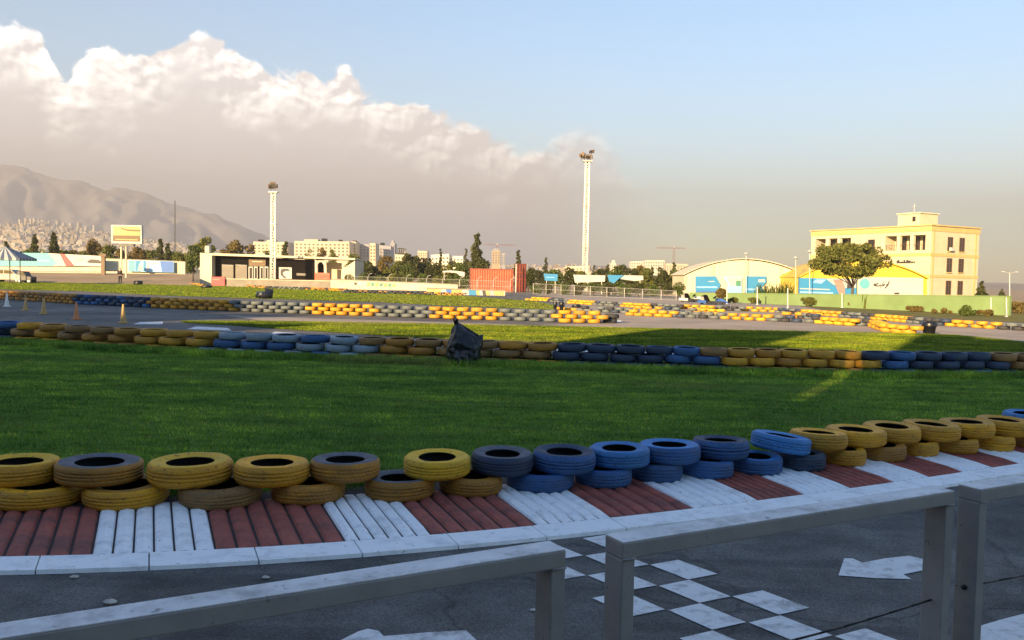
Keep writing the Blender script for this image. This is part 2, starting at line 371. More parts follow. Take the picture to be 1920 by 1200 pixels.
    # crest light and body shade
    crest = N(nt, 'ShaderNodeMapRange', interpolation_type='SMOOTHSTEP'); L(d, crest.inputs[0]); crest.inputs[1].default_value = .085; crest.inputs[2].default_value = .0
    relief = math_('MULTIPLY', math_('SUBTRACT', b2, b1), 2.3)
    big = nz(7, 5, .6, (1.7, 7.3, 0))
    patch = N(nt, 'ShaderNodeMapRange', interpolation_type='SMOOTHSTEP'); L(nz(11, 6, .62, (8.2, 2.1, 0)), patch.inputs[0]); patch.inputs[1].default_value = .56; patch.inputs[2].default_value = .74
    fade = N(nt, 'ShaderNodeMapRange', interpolation_type='SMOOTHSTEP'); L(az, fade.inputs[0]); fade.inputs[1].default_value = -.34; fade.inputs[2].default_value = -.10; fade.inputs[3].default_value = 1; fade.inputs[4].default_value = .42
    cmod = N(nt, 'ShaderNodeMapRange', interpolation_type='SMOOTHSTEP'); L(nz(6, 4, .55, (4.4, 9.1, 0)), cmod.inputs[0]); cmod.inputs[1].default_value = .36; cmod.inputs[2].default_value = .56; cmod.inputs[3].default_value = .45
    crest_ = math_('MULTIPLY', crest.outputs[0], math_('MULTIPLY', fade.outputs[0], cmod.outputs[0]))
    lit = math_('ADD', math_('MULTIPLY', crest_, math_('ADD', math_('MULTIPLY', b2, 1.25), .12)), math_('MULTIPLY', patch.outputs[0], .34))
    lit = math_('ADD', lit, math_('MULTIPLY', relief, math_('MULTIPLY_ADD', crest.outputs[0], .9, .07)), clamp=True)
    body = ramp(nt, [(0, (.40, .385, .385)), (.45, (.46, .45, .465)), (1, (.50, .50, .525))])
    L(math_('ADD', math_('MULTIPLY', el, 3.2), math_('MULTIPLY', math_('SUBTRACT', big, .5), .6), clamp=True), body.inputs[0])
    ccol = mixc(nt, lit, body.outputs[0], (1.30, 1.25, 1.16))
    bg2 = N(nt, 'ShaderNodeBackground'); L(ccol, bg2.inputs[0]); bg2.inputs[1].default_value = .70
    # keep the bank to the part of the sky it is seen in; a thin veil elsewhere near the horizon
    rf = N(nt, 'ShaderNodeMapRange', interpolation_type='SMOOTHSTEP'); L(az, rf.inputs[0]); rf.inputs[1].default_value = .20; rf.inputs[2].default_value = .0
    mx = nt.nodes.new('ShaderNodeMixShader'); L(math_('MULTIPLY', mask.outputs[0], math_('MULTIPLY_ADD', rf.outputs[0], .9, .1)), mx.inputs[0]); L(bg.outputs[0], mx.inputs[1]); L(bg2.outputs[0], mx.inputs[2])
    L(mx.outputs[0], out.inputs[0])
world()

vs = SC.view_settings; vs.view_transform = 'Standard'; vs.look = 'None'; vs.exposure = 1.95; vs.gamma = 1; vs.use_curve_mapping = False
cy = SC.cycles; cy.use_denoising = True; cy.max_bounces = 6; cy.diffuse_bounces = 3; cy.glossy_bounces = 2; cy.transparent_max_bounces = 8
cy.volume_bounces = 0

M['concrete_pale'] = mat('pale_stone', (.55, .52, .46), None, 20, .9)
# ------------------------------------------------------------------ ground sheets
def sheet(name, pts, z, m, kind='structure'):
    mb = MB(); mb.add([(p[0], p[1], z) for p in pts], [tuple(range(len(pts)))])
    me = mb.mesh(name, M[m] if isinstance(m, str) else m)
    bm = bmesh.new(); bm.from_mesh(me); bmesh.ops.recalc_face_normals(bm, faces=bm.faces)
    if bm.faces[:] and sum(f.normal.z for f in bm.faces) < 0: bmesh.ops.reverse_faces(bm, faces=bm.faces)
    bmesh.ops.triangulate(bm, faces=bm.faces); bm.to_mesh(me); bm.free()
    o = bpy.data.objects.new(name, me); COL.objects.link(o); o['kind'] = kind
    return o
def pix(l, z=0): return [G(x, y, z) for x, y in l]
sheet('ground', [(-10300, -60), (10300, -60), (10300, 10200), (-10300, 10200)], -.03, 'earth')
sheet('track', [(-75, -40), (70, -40), (75, 60), (66, 84), (30, 104), (-10, 108), (-75, 108)], -.004, 'asphalt')
# near lawn between the kerb and the middle barrier
NEAR = [(-420, 905), (0, 945), (300, 946), (600, 936), (800, 918), (1000, 898), (1200, 878), (1400, 858), (1600, 838), (1800, 820), (2000, 805), (2200, 788), (2250, 706)]
MIDF = [(2250, 695), (1900, 690), (1650, 685), (1400, 680), (1100, 670), (870, 660), (700, 653), (500, 645), (350, 640), (200, 632), (0, 620), (-150, 610), (-420, 600)]
sheet('lawn', pix(NEAR) + pix(MIDF), .004, 'lawn')
MIDL = [(338, 603), (500, 603), (700, 606), (900, 610), (1250, 617), (1500, 622), (1700, 626), (1790, 629), (1880, 638), (1990, 650), (1990, 663), (1650, 661), (1350, 656), (1000, 645), (760, 632), (560, 619), (430, 610), (350, 606)]
sheet('middle_lawn', pix(MIDL), .004, 'lawn_sunlit')
FARL = [(-160, 525), (60, 525), (200, 529), (420, 535), (600, 543), (760, 549), (880, 556), (1000, 565), (1040, 573), (1040, 581), (850, 574), (700, 566), (560, 562), (450, 559), (300, 554), (150, 546), (-160, 539)]
sheet('far_lawn', pix(FARL), .004, 'lawn_sunlit')
sheet('dry_verge', pix([(640, 553), (880, 557), (1000, 566), (1035, 573), (1035, 580), (850, 573), (700, 564)]), .008, 'lawn_dry')
sheet('dry_grass_bank', pix([(1500, 574), (1700, 577), (1960, 588), (1960, 607), (1800, 599), (1700, 592), (1560, 583)]), .004, 'lawn_dry')

M['sunlit_asphalt'] = mat('sunlit_track', (.34, .275, .22), (.21, .175, .145), .35, .9, bmp=.2, bscale=40)  # paler tan asphalt: the sunlight on this stretch is painted into the colour
sheet('sunlit_track', pix([(1000, 609), (1140, 606), (1140, 598), (1060, 592), (1060, 560), (1000, 553), (1280, 560), (1500, 574), (1560, 584), (1700, 593), (1800, 600), (1960, 608), (2060, 640), (2000, 650), (1890, 637), (1795, 628), (1700, 625.5), (1500, 621.5), (1250, 616.5)]), 0, 'sunlit_asphalt')
sheet('sunlit_track', pix([(420, 591), (600, 597), (800, 603), (998, 609), (900, 609.5), (700, 605.5), (500, 602.5)]), 0, 'sunlit_asphalt')
# grass blades (one uncountable cover)
def blades(name, poly, n, hgt, wid, m, z=.004):
    P = np.array([(p[0], p[1]) for p in poly]); x0, y0 = P.min(0); x1, y1 = P.max(0)
    pts = []
    tot = 0
    while tot < n:
        q = RNG.uniform((x0, y0), (x1, y1), (n * 2, 2))
        ins = np.zeros(len(q), bool); j = len(P) - 1
        for i in range(len(P)):
            c = ((P[i, 1] > q[:, 1]) != (P[j, 1] > q[:, 1])) & (q[:, 0] < (P[j, 0] - P[i, 0]) * (q[:, 1] - P[i, 1]) / (P[j, 1] - P[i, 1] + 1e-12) + P[i, 0])
            ins ^= c; j = i
        ins &= np.abs(q[:, 0]) < q[:, 1] * .66 + 1
        pts.append(q[ins]); tot += ins.sum()
    q = np.concatenate(pts)[:n]
    a = RNG.uniform(0, 2 * np.pi, n); h = hgt * RNG.uniform(.5, 1.25, n); w = wid * RNG.uniform(.6, 1.3, n)
    la = RNG.uniform(0, 2 * np.pi, n); ln = h * RNG.uniform(.1, .9, n)
    co_ = np.zeros((n, 3, 3)); dx, dy = np.cos(a) * w / 2, np.sin(a) * w / 2
    co_[:, 0] = np.stack([q[:, 0] - dx, q[:, 1] - dy, np.full(n, z)], 1); co_[:, 1] = np.stack([q[:, 0] + dx, q[:, 1] + dy, np.full(n, z)], 1)
    co_[:, 2] = np.stack([q[:, 0] + np.cos(la) * ln, q[:, 1] + np.sin(la) * ln, z + h], 1)
    me = bpy.data.meshes.new(name); me.vertices.add(3 * n); me.vertices.foreach_set('co', co_.ravel())
    me.loops.add(3 * n); me.loops.foreach_set('vertex_index', np.arange(3 * n, dtype=np.int32))
    me.polygons.add(n); me.polygons.foreach_set('loop_start', np.arange(0, 3 * n, 3, dtype=np.int32))
    me.update(calc_edges=True); me.materials.append(M[m])
    o = bpy.data.objects.new(name, me); COL.objects.link(o); return o
o = blades('grass', pix(NEAR) + pix(MIDF), 300000, .036, .012, 'blade'); tag(o, 'short dark green turf between the kerb and the middle tyre barrier', 'grass', kind='stuff')
o = blades('grass', pix(MIDL), 200000, .05, .03, 'blade_sunlit'); tag(o, 'sunlit short turf behind the middle tyre barrier', 'grass', kind='stuff')
o = blades('grass', pix(FARL), 120000, .06, .08, 'blade_sunlit'); tag(o, 'bright sunlit turf beyond the far tyre barrier', 'grass', kind='stuff')

tuft_ = pix([(-420, 915), (0, 950), (300, 950), (600, 940), (800, 922), (1000, 902), (1200, 882), (1400, 862), (1600, 842), (1800, 824), (2000, 808), (2000, 786), (1800, 802), (1600, 820), (1400, 838), (1200, 856), (1000, 874), (800, 892), (600, 906), (300, 914), (0, 912), (-420, 885)])
o = blades('grass', tuft_, 26000, .085, .012, 'blade'); tag(o, 'longer uncut grass tufts growing along the back of the near tyres', 'grass', kind='stuff')
o = blades('grass', pix([(-300, 628), (0, 640), (200, 653), (500, 668), (870, 681), (1100, 690), (1400, 699), (1650, 704), (2000, 706), (2000, 712), (1650, 711), (1400, 706), (1100, 697), (870, 688), (500, 675), (200, 660), (0, 647), (-300, 635)]), 26000, .13, .02, 'blade'); tag(o, 'longer uncut grass along the foot of the middle tyre barrier', 'grass', kind='stuff')
for i, (px, py, s_, lb) in enumerate([(140, 1083, .016, 'pale pebble on the asphalt below the first white kerb stripe'), (207, 1131, .022, 'larger pale pebble on the asphalt at lower left above the rail'), (498, 1084, .015, 'pale pebble on the asphalt below the second red kerb stripe'), (1000, 1145, .012, 'tiny pale pebble left of the left railing post')]):
    mb = MB(); mb.lathe([(.001, 0), (s_, .002), (s_ * 1.1, s_ * .4), (s_ * .6, s_ * .9), (.001, s_)], 9)
    o = mb.build('pebble', 'concrete_pale', None, loc=G(px, py)); o.scale = (1.5, 1, 1)
    for v in o.data.vertices: v.co *= 1 + .25 * mnoise.noise(v.co * 90 + Vector((i, 0, 0)))
    tag(o, lb, 'pebble', 'pebbles on the near asphalt')

# ------------------------------------------------------------------ kerb
FRONT = [(-330, 1052), (-150, 1052), (0, 1050), (200, 1047), (400, 1037.5), (650, 1022), (850, 1008), (1015, 994), (1160, 977), (1305, 960), (1425, 943), (1510, 932), (1595, 920), (1690, 907), (1770, 896), (1850, 884), (1920, 873), (2100, 845), (2350, 808)]
def catmull(P, k=12):
    out = []
    for i in range(len(P) - 1):
        p0, p1, p2, p3 = P[max(i - 1, 0)], P[i], P[i + 1], P[min(i + 2, len(P) - 1)]
        for j in range(k):
            t = j / k
            out.append(.5 * ((2 * p1) + (p2 - p0) * t + (2 * p0 - 5 * p1 + 4 * p2 - p3) * t * t + (3 * p1 - p0 - 3 * p2 + p3) * t ** 3))
    out.append(P[-1]); return out
FP = [Vector((p.x, p.y)) for p in (G(x, y) for x, y in FRONT)]
# least-squares smooth curve y(x) through the measured edge
cf = np.polyfit([p.x for p in FP], [p.y for p in FP], 4)
def kerb_y(x): return float(np.polyval(cf, x))
xs = np.linspace(FP[0].x, FP[-1].x, 900); ys = np.polyval(cf, xs)
ss = np.concatenate([[0], np.cumsum(np.hypot(np.diff(xs), np.diff(ys)))])
def kpt(s, t):
    x = float(np.interp(s, ss, xs)); dydx = float(np.polyval(np.polyder(cf), x)); n = Vector((-.39, .921))                 # the ribs run parallel, aslant to the edge
    return Vector((x, kerb_y(x))) + n * t
def s_of_px(px):
    fx = np.interp(px, [p[0] for p in FRONT], [p.x for p in FP]); return float(np.interp(fx, xs, ss))
BND = [-300, -75, 172, 405, 650, 810, 1010, 1150, 1305, 1425, 1511, 1597, 1680, 1746, 1810, 1865, 1915, 1960, 2005, 2050, 2095, 2140, 2190]
KW = 1.06
def kz(t): return .012 + .040 * min(1, t / KW)
mb = MB(); rr = random.Random(3)
for i in range(len(BND) - 1):
    s0, s1 = s_of_px(BND[i]), s_of_px(BND[i + 1]); w = (s1 - s0); nr = 6; pitch = w / nr
    red = 1 if i % 2 == 1 else 0
    for k in range(nr):                                        # flat-topped rib with bevelled flanks
        a0 = s0 + k * pitch; gap = pitch * (.24 if not red else .30)
        prof = [(a0 + gap * .22, 0.003), (a0 + gap * .62, .019), (a0 + pitch * .5, .029), (a0 + pitch - gap * .62, .019), (a0 + pitch - gap * .22, 0.003)]
        jit = rr.uniform(-.03, .05); NT = 7
        rows = []
        for j in range(NT + 1):
            t = .02 + (KW + jit - .02) * j / NT
            rows.append([(kpt(s, t), kz(t) + dz * (1 if 0 < j < NT else (.5 if j == 0 else .25)) + rr.uniform(-.0012, .0012)) for s, dz in prof])
        vs_ = [(p.x, p.y, z) for r_ in rows for p, z in r_]
        mb.add(vs_, [(j * 5 + c, j * 5 + c + 1, j * 5 + c + 6, j * 5 + c + 5) for j in range(NT) for c in range(4)] + [(0, 1, 2, 3, 4)], red)
NS = 240                                                       # the concrete bed carrying the ribs
vs_ = []
for q in range(NS + 1):
    s = ss[-1] * q / NS
    for t in (0, .02, KW * .5, KW, 1.32):
        p = kpt(s, t); vs_.append((p.x, p.y, (-.003 if t == 0 else kz(t) + .002)))
mb.add(vs_, [(q * 5 + c, (q + 1) * 5 + c, (q + 1) * 5 + c + 1, q * 5 + c + 1) for q in range(NS) for c in range(4)], 2)
struct(mb.build('kerb', [M['white_paint'], M['red_paint'], M['kerb_gap']]))
mb = MB(); s = .0
while s < ss[-1] - .6:                                          # white edging stones with open joints
    L_ = .62; nn = 4; vs_ = []
    for q in range(nn + 1):
        sq = s + (L_ - .008) * q / nn; j = rr.uniform(-.003, .003)
        for t, z in ((-.005, -.003), (-.005, .030), (-.245 + j, .022), (-.25 + j, -.003)):
            p = kpt(sq, t); vs_.append((p.x, p.y, z))
    mb.add(vs_, [(q * 4 + c, q * 4 + c + 1, (q + 1) * 4 + c + 1, (q + 1) * 4 + c) for q in range(nn) for c in range(3)] + [(3, 2, 1, 0), (nn * 4, nn * 4 + 1, nn * 4 + 2, nn * 4 + 3)], 0)
    s += L_
bm = bmesh.new(); me = mb.mesh('kerb_edging', M['white_paint']); bm.from_mesh(me); bmesh.ops.recalc_face_normals(bm, faces=bm.faces); bm.to_mesh(me); bm.free()
o = bpy.data.objects.new('kerb_edging', me); COL.objects.link(o); o['kind'] = 'structure'

# ------------------------------------------------------------------ painted markings on the track
lat = {(0, 0): (1232.5, 1100), (1, 0): (1291, 1087.5), (1, 1): (1375.5, 1120), (0, 1): (1322.5, 1132.5), (2, 1): (1430, 1109), (2, 2): (1512.5, 1138.5), (1, 2): (1462.5, 1151.5),
       (-1, 1): (1260, 1142.5), (0, 2): (1395, 1167.5), (-1, 2): (1337.5, 1179), (1, -1): (1217, 1056), (2, -1): (1275, 1049), (2, 0): (1342, 1076), (-2, 0): (1097, 1122)}
A = np.array([[1, i, j] for i, j in lat]); Bx = np.array([[*G(*p)[:2]] for p in lat.values()])
aff, *_ = np.linalg.lstsq(A, Bx, rcond=None)
def LT(i, j): q = np.array([1, i, j]) @ aff; return (q[0], q[1])
mb = MB()
for i in range(-2, 2):
    for j in range(-5, 8):
        if (i + j) % 2: continue
        c = [LT(i + .015, j + .015), LT(i + .985, j + .015), LT(i + .985, j + .985), LT(i + .015, j + .985)]
        if max(p[1] - kerb_y(p[0]) for p in c) > -.27: continue
        mb.add([(p[0] + rr.uniform(-.004, .004), p[1] + rr.uniform(-.004, .004), .001) for p in c], [(0, 1, 2, 3)])
struct(mb.build('road_marking', 'road_white'))
def marking(pts, z=.001):
    mb = MB(); mb.add([(p.x, p.y, z) for p in pix(pts)], [tuple(range(len(pts)))]); return struct(mb.build('road_marking', 'road_white'))
marking([(1572, 1079), (1583, 1047), (1598, 1047), (1617, 1055), (1660, 1047), (1704, 1042), (1733, 1049), (1760, 1056), (1763, 1064), (1728, 1070), (1694, 1077), (1709, 1086), (1640, 1084)])
marking([(615, 1222), (640, 1200), (672, 1184), (690, 1179), (710, 1183), (719, 1193), (800, 1186), (874, 1182), (893, 1200), (905, 1240), (760, 1262), (650, 1255)])
marking([(1829, 1176), (1880, 1161), (1940, 1146), (2010, 1130), (2030, 1190), (1930, 1230), (1833, 1240)])
for l in ([(250, 608), (262, 604), (306, 603), (304, 608)], [(350, 617), (368, 612), (428, 615), (434, 620)], [(505, 626), (515, 622), (552, 624), (550, 629)], [(610, 632), (622, 629), (660, 631), (655, 635)],
          [(725, 638), (735, 634), (782, 636), (780, 640)], [(1000, 655), (1000, 650), (1160, 659), (1160, 663)], [(1165, 664), (1165, 659), (1450, 664), (1450, 669)], [(1455, 669), (1455, 664), (1960, 663), (1960, 668)],
          [(70, 552), (80, 549), (110, 550), (106, 553)], [(150, 556), (156, 553), (176, 553), (172, 556)], [(1140, 604), (1140, 599), (1165, 601), (1165, 604)]):
    marking(l)

# ------------------------------------------------------------------ tyres
def tyre_profile(full):
    w = .095
    up = [(.275, .088), (.235, .095), (.168, .078)] if full else [(.27, .09), (.195, .078)]
    tread = [(.293, -.07), (.299, -.045), (.299, -.040), (.290, -.037), (.290, -.029), (.300, -.026), (.300, -.005), (.291, -.002), (.291, .002), (.300, .005), (.300, .026), (.290, .029), (.290, .037), (.299, .040), (.299, .045), (.293, .07)] if full else [(.296, -.06), (.30, 0), (.296, .06)]
    low = [(r, -z) for r, z in reversed(up)]
    inner = [(.18, .058), (.268, .045), (.275, 0), (.268, -.045), (.18, -.058)] if full else [(.26, .04), (.26, -.04)]
    return low, tread, up, inner
def tyre_mesh(name, n, full, part='all'):
    low, tread, up, inner = tyre_profile(full)
    loop = low + tread + up + inner; k = len(loop); vs_ = []; fs = []; mi = []; uvs = []
    nl, nt_, nu = len(low), len(tread), len(up)
    for i in range(n):
        a = 2 * math.pi * i / n; vs_ += [(r * math.cos(a), r * math.sin(a), z) for r, z in loop]
    for i in range(n):
        for j in range(k):
            top = nl + nt_ - 1 < j < nl + nt_ + nu - 1
            if part == 'body' and top: continue
            if part == 'side' and not top: continue
            fs.append((i * k + j, ((i + 1) % n) * k + j, ((i + 1) % n) * k + (j + 1) % k, i * k + (j + 1) % k))
            mi.append(1 if j >= nl + nt_ + nu - 1 else 0)
            tr = 1 if nl <= j < nl + nt_ - 1 else 0
            uvs += [(i / n * 30 * tr, j * .06), ((i + 1) / n * 30 * tr, j * .06), ((i + 1) / n * 30 * tr, (j + 1) * .06), (i / n * 30 * tr, (j + 1) * .06)]
    me = bpy.data.meshes.new(name); me.from_pydata(vs_, [], fs); me.materials.append(M['yellow']); me.materials.append(M['rubber'])
    me.polygons.foreach_set('material_index', mi); me.polygons.foreach_set('use_smooth', [True] * len(fs))
    uv = me.uv_layers.new(name='UVMap'); uv.data.foreach_set('uv', [c for p in uvs for c in p]); me.update()
    return me
def variant(i):
    b_, s_ = tyre_mesh('tyre_body', 56, True, 'body'), tyre_mesh('tyre_sidewall', 56, True, 'side'); rv = random.Random(40 + i)
    ov, oa, cr, bulge = rv.uniform(.0, .022), rv.uniform(0, 6.28), rv.uniform(-.012, .012), rv.uniform(-.006, .01)
    depth = rv.choice((.4, 1, 1.5, .15))
    for me in (b_, s_):
        for v in me.vertices:
            x, y, z = v.co; r = math.hypot(x, y); a = math.atan2(y, x); f = 1 + ov * math.cos(2 * (a - oa)) + .010 * mnoise.noise(Vector((math.cos(a) * 1.7, math.sin(a) * 1.7, i * 3.1)))
            if r > .288: r = .30 - (.30 - r) * depth if r < .2985 else r; r += cr * (abs(z) / .07) ** 2 * .6
            if .2 < r < .288: z += math.copysign(bulge, z) + .004 * mnoise.noise(Vector((math.cos(a) * 3, math.sin(a) * 3, i + z * 9)))
            v.co = (math.cos(a) * r * f, math.sin(a) * r * f, z + .006 * math.cos(a - oa * 2) * (1 if z > 0 else 0))
        me.update()
    return b_, s_
VAR = [variant(i) for i in range(7)]; VI = [0]
T_BODY = 'variant'; T_MID, T_LOW = tyre_mesh('tyre_mid', 28, False), tyre_mesh('tyre_low', 14, False)
RT = random.Random(11)
def tyre(mesh, loc, D, hgt, m, label, group, tilt=(0, 0), side=None, name='tyre'):
    if mesh == 'variant': VI[0] = (VI[0] + RT.choice((1, 2, 3))) % 7; mesh, side_me = VAR[VI[0]]
    o = bpy.data.objects.new(name, mesh); COL.objects.link(o)
    o.location = loc; o.scale = (D / .6, D / .6, hgt / .19); o.rotation_euler = (tilt[0], tilt[1], RT.uniform(0, 6.28))
    o.material_slots[0].link = 'OBJECT'; o.material_slots[0].material = M[m]
    tag(o, label, 'tyre', group)
    if side is not None:
        c = bpy.data.objects.new('sidewall', side_me); COL.objects.link(c); c.parent = o
        c.material_slots[0].link = 'OBJECT'; c.material_slots[0].material = M[side]
        if side != m: c['label'] = {'dusty_rubber': 'bare grey sidewall with no paint left', 'lemon': 'brighter lemon yellow sidewall', 'rubber': 'bare black sidewall', 'skyblue': 'brighter blue sidewall'}.get(side, 'differently coloured sidewall')
    return o
CN = {'yellow': 'yellow', 'mustard': 'mustard yellow', 'lemon': 'lemon yellow', 'orange': 'orange yellow', 'blue': 'blue', 'skyblue': 'bright blue', 'navy': 'dark navy', 'greyblue': 'grey blue', 'slate': 'slate grey', 'tan': 'faded ochre', 'rubber': 'black'}
# near barrier: (px centre, py front bottom, px width, colour, sidewall colour, tilt)
HA = .148
top = [(-130, 914, 145, 'yellow', 'lemon', 0), (37, 915, 143, 'yellow', 'lemon', 0), (187, 917, 155, 'mustard', 'dusty_rubber', 0), (357, 917, 156, 'yellow', 'lemon', 0), (510, 917, 142, 'yellow', 'yellow', 0), (647, 909, 131, 'mustard', 'dusty_rubber', 0),
       (819, 903, 127, 'lemon', 'lemon', 0), (941, 895, 120, 'navy', 'dusty_rubber', 0), (1057, 891, 120, 'blue', 'navy', 0), (1160, 882, 116, 'skyblue', 'skyblue', 0), (1254, 874, 118, 'blue', 'skyblue', 0), (1350, 864, 106, 'blue', 'navy', 0),
       (1463, 857, 110, 'skyblue', 'skyblue', .13), (1533, 849, 106, 'orange', 'yellow', .03), (1603, 840, 108, 'yellow', 'yellow', 0), (1670, 832, 104, 'yellow', 'yellow', 0), (1744, 828, 101, 'yellow', 'yellow', 0), (1811, 822, 98, 'yellow', 'yellow', 0), (1880, 818, 96, 'yellow', 'yellow', 0), (1925, 803, 84, 'skyblue', 'skyblue', 0), (2010, 798, 86, 'blue', 'blue', 0)]
bot = [(-95, 962, 160, 'mustard', 'mustard', 0), (71, 962, 164, 'yellow', 'yellow', 0), (237, 961, 152, 'yellow', 'mustard', 0), (414, 960, 152, 'tan', 'tan', 0), (578, 952, 138, 'mustard', 'mustard', 0), (749, 945, 134, 'mustard', 'dusty_rubber', 0), (882, 936, 120, 'mustard', 'mustard', 0),
       (1012, 928, 128, 'blue', 'blue', 0), (1130, 919, 108, 'blue', 'blue', 0), (1226, 908, 106, 'blue', 'navy', 0), (1322, 901, 104, 'blue', 'blue', 0), (1416, 893, 98, 'blue', 'skyblue', 0), (1500, 885, 92, 'navy', 'dusty_rubber', 0), (1580, 876, 82, 'yellow', 'yellow', 0), (1653, 867, 84, 'mustard', 'mustard', 0),
       (1716, 857, 80, 'yellow', 'yellow', 0), (1788, 852, 84, 'yellow', 'yellow', 0), (1858, 846, 78, 'yellow', 'yellow', 0), (1920, 840, 76, 'mustard', 'mustard', 0), (1985, 833, 76, 'yellow', 'yellow', 0)]
for rowname, row, z in (('lower', bot, .050), ('upper', top, .050 + HA)):
    vis = 0
    for px, py, wpx, m, sd, tl in row:
        g = G(px, py, z); dep = g.y; D = .6
        for _ in range(3): D = wpx * (dep + D / 2) / F
        c = g + Vector((g.x, g.y, 0)).normalized() * (D / 2)
        if px > -85: vis += 1
        if px < -60 or px > 1990: lab = f'{CN[m]} tyre at the {"left" if px < 0 else "right"} end of the {rowname} row, near kerb barrier'
        else:
            v = vis - 1 if row is bot else vis - 1
            extra = {'dusty_rubber': ', bare grey sidewall'}.get(sd, '')
            lab = f'{CN[m]} tyre{extra}, {ORD[v]} from left, {rowname} row of near kerb barrier'
        tyre(T_BODY, c + Vector((0, 0, HA / 2 + (.012 if tl else 0))), D, HA * (1.0 if rowname == 'upper' else .99), m, lab, 'tyres of the near barrier along the kerb', (RT.uniform(-.02, .02), tl + RT.uniform(-.02, .02)), sd)

# middle barrier across the lawn
LB = [(-200, 621), (0, 637), (200, 651), (500, 666), (870, 679), (1100, 688), (1400, 697), (1650, 702), (1900, 704), (2100, 704)]
def lerp_line(L, x): return float(np.interp(x, [p[0] for p in L], [p[1] for p in L]))
def run_B(px, r):
    sh = (r - 1) * -12
    for x1, name, cols in ((28 + sh, 'left blue run', ['navy', 'navy', 'blue']), (400 - sh, 'left yellow run', ['mustard', 'tan', 'yellow', 'mustard']), (690 + sh, 'grey blue run', ['greyblue', 'greyblue', 'blue', 'greyblue']),
                           (1045 + sh, 'bag-side ochre run', ['tan', 'mustard', 'tan', 'mustard']), (1340 + sh * 2, 'dark blue run', ['navy', 'blue', 'navy', 'navy']), (1630 + sh, 'right orange run', ['orange', 'mustard', 'orange', 'tan']),
                           (1880 + sh, 'right navy run', ['navy', 'blue', 'navy', 'navy']), (9999, 'right ochre run', ['tan', 'mustard'])):
        if px < x1: return name, cols
rows = {0: 'sunken', 1: 'middle', 2: 'top'}; HB = .172
cnt = {}
for r in range(3):
    px = -70 + (r % 2) * 26
    while px < 1990:
        py = lerp_line(LB, px) - 5; g = G(px, py)
        D = np.interp(px, [0, 600, 1000, 1500, 1900], [.62, .64, .62, .56, .53]) * RT.uniform(.95, 1.05)
        c = g + Vector((g.x, g.y, 0)).normalized() * (D / 2 + .03 * r) + Vector((0, RT.uniform(-.04, .04), 0))
        name, cols = run_B(px, r); m = RT.choice(cols)
        if name == 'left yellow run' and px > 255: m = 'orange'  # patch of sun on these tyres put into a brighter paint
        if name == 'grey blue run' and r == 1 and px < 520: m = 'blue'
        k = (name, r); cnt[k] = cnt.get(k, -1) + 1
        c.z = -.115 + r * HB + HB / 2
        tyre(T_MID, c, D, HB * .99, m, f'{CN[m]} tyre, {ORD[cnt[k]]} from left, {rows[r]} row, {name} of middle barrier', 'tyres of the middle barrier across the lawn', (RT.uniform(-.035, .035), RT.uniform(-.035, .035)))
        px += D * .985 / (c.y) * F

# far barrier beside the sunlit track
LC = [(-120, 562), (0, 566), (40, 568), (140, 575), (285, 582), (440, 589), (578, 594), (705, 598.5), (810, 602), (935, 606), (1035, 609), (1130, 612)]
def at_dist_line(L, step):
    P = [G(x, y) for x, y in L]; d = [0]
    for a_, b_ in zip(P, P[1:]): d.append(d[-1] + (b_ - a_).length)
    return P, d
PC, dC = at_dist_line([(x, y - 5) for x, y in LC], 0)
DC, HC = .53, .168
tot = dC[-1]; ncol = int(tot / (DC * 1.17)); rowc = {0: 'bottom', 1: 'middle', 2: 'top'}
def c_at(sv):
    return Vector((np.interp(sv, dC, [p.x for p in PC]), np.interp(sv, dC, [p.y for p in PC]), 0))
def to_px(p):
    d = p - Vector((0, 0, H)); x, y, z = d.dot(rt), d.dot(up), d.dot(fw); return 960 + F * x / z, 600 - F * y / z
def run_C(px):
    for x1, name, cols in ((142, 'shaded yellow run', ['mustard', 'tan', 'mustard']), (283, 'navy run', ['navy', 'navy', 'blue']), (440, 'first yellow run', ['yellow', 'mustard', 'orange', 'yellow']), (576, 'first grey run', ['slate', 'slate', 'slate']),
                           (706, 'second yellow run', ['orange', 'yellow', 'orange']), (811, 'second grey run', ['slate', 'slate', 'slate']), (936, 'third yellow run', ['orange', 'yellow']), (1035, 'third grey run', ['slate', 'slate', 'slate']), (1131, 'last yellow run', ['yellow', 'orange']), (9999, 'black end', ['rubber'])):
        if px < x1: return name, cols
STUFF = []                                                     # tyres past the three hundred largest: one mass
N_IND = 300 - 41 - sum(v + 1 for v in cnt.values()); ncol_ind = max(0, N_IND // 3)
cc = {}
for ci in range(ncol):
    for r in range(3):
        sv = (ci + .5 + .5 * (r % 2)) * tot / ncol
        if sv > tot: continue
        p = c_at(sv); p += Vector((RT.uniform(-.02, .02), DC / 2 + RT.uniform(-.05, .05), r * HC + HC / 2 + .0))
        name, cols = run_C(to_px(p)[0]); m = RT.choice(cols); D = DC * RT.uniform(.97, 1.05)
        if ci < ncol - ncol_ind: STUFF.append((p, D, HC, m)); continue
        k = (name, r); cc[k] = cc.get(k, -1) + 1
        tyre(T_LOW, p, D, HC * .98, m, f'{CN[m]} tyre, {ORD[cc[k]]} from left, {rowc[r]} row, {name} of far barrier', 'tyres of the far barrier beside the track', (RT.uniform(-.04, .04), RT.uniform(-.04, .04)))
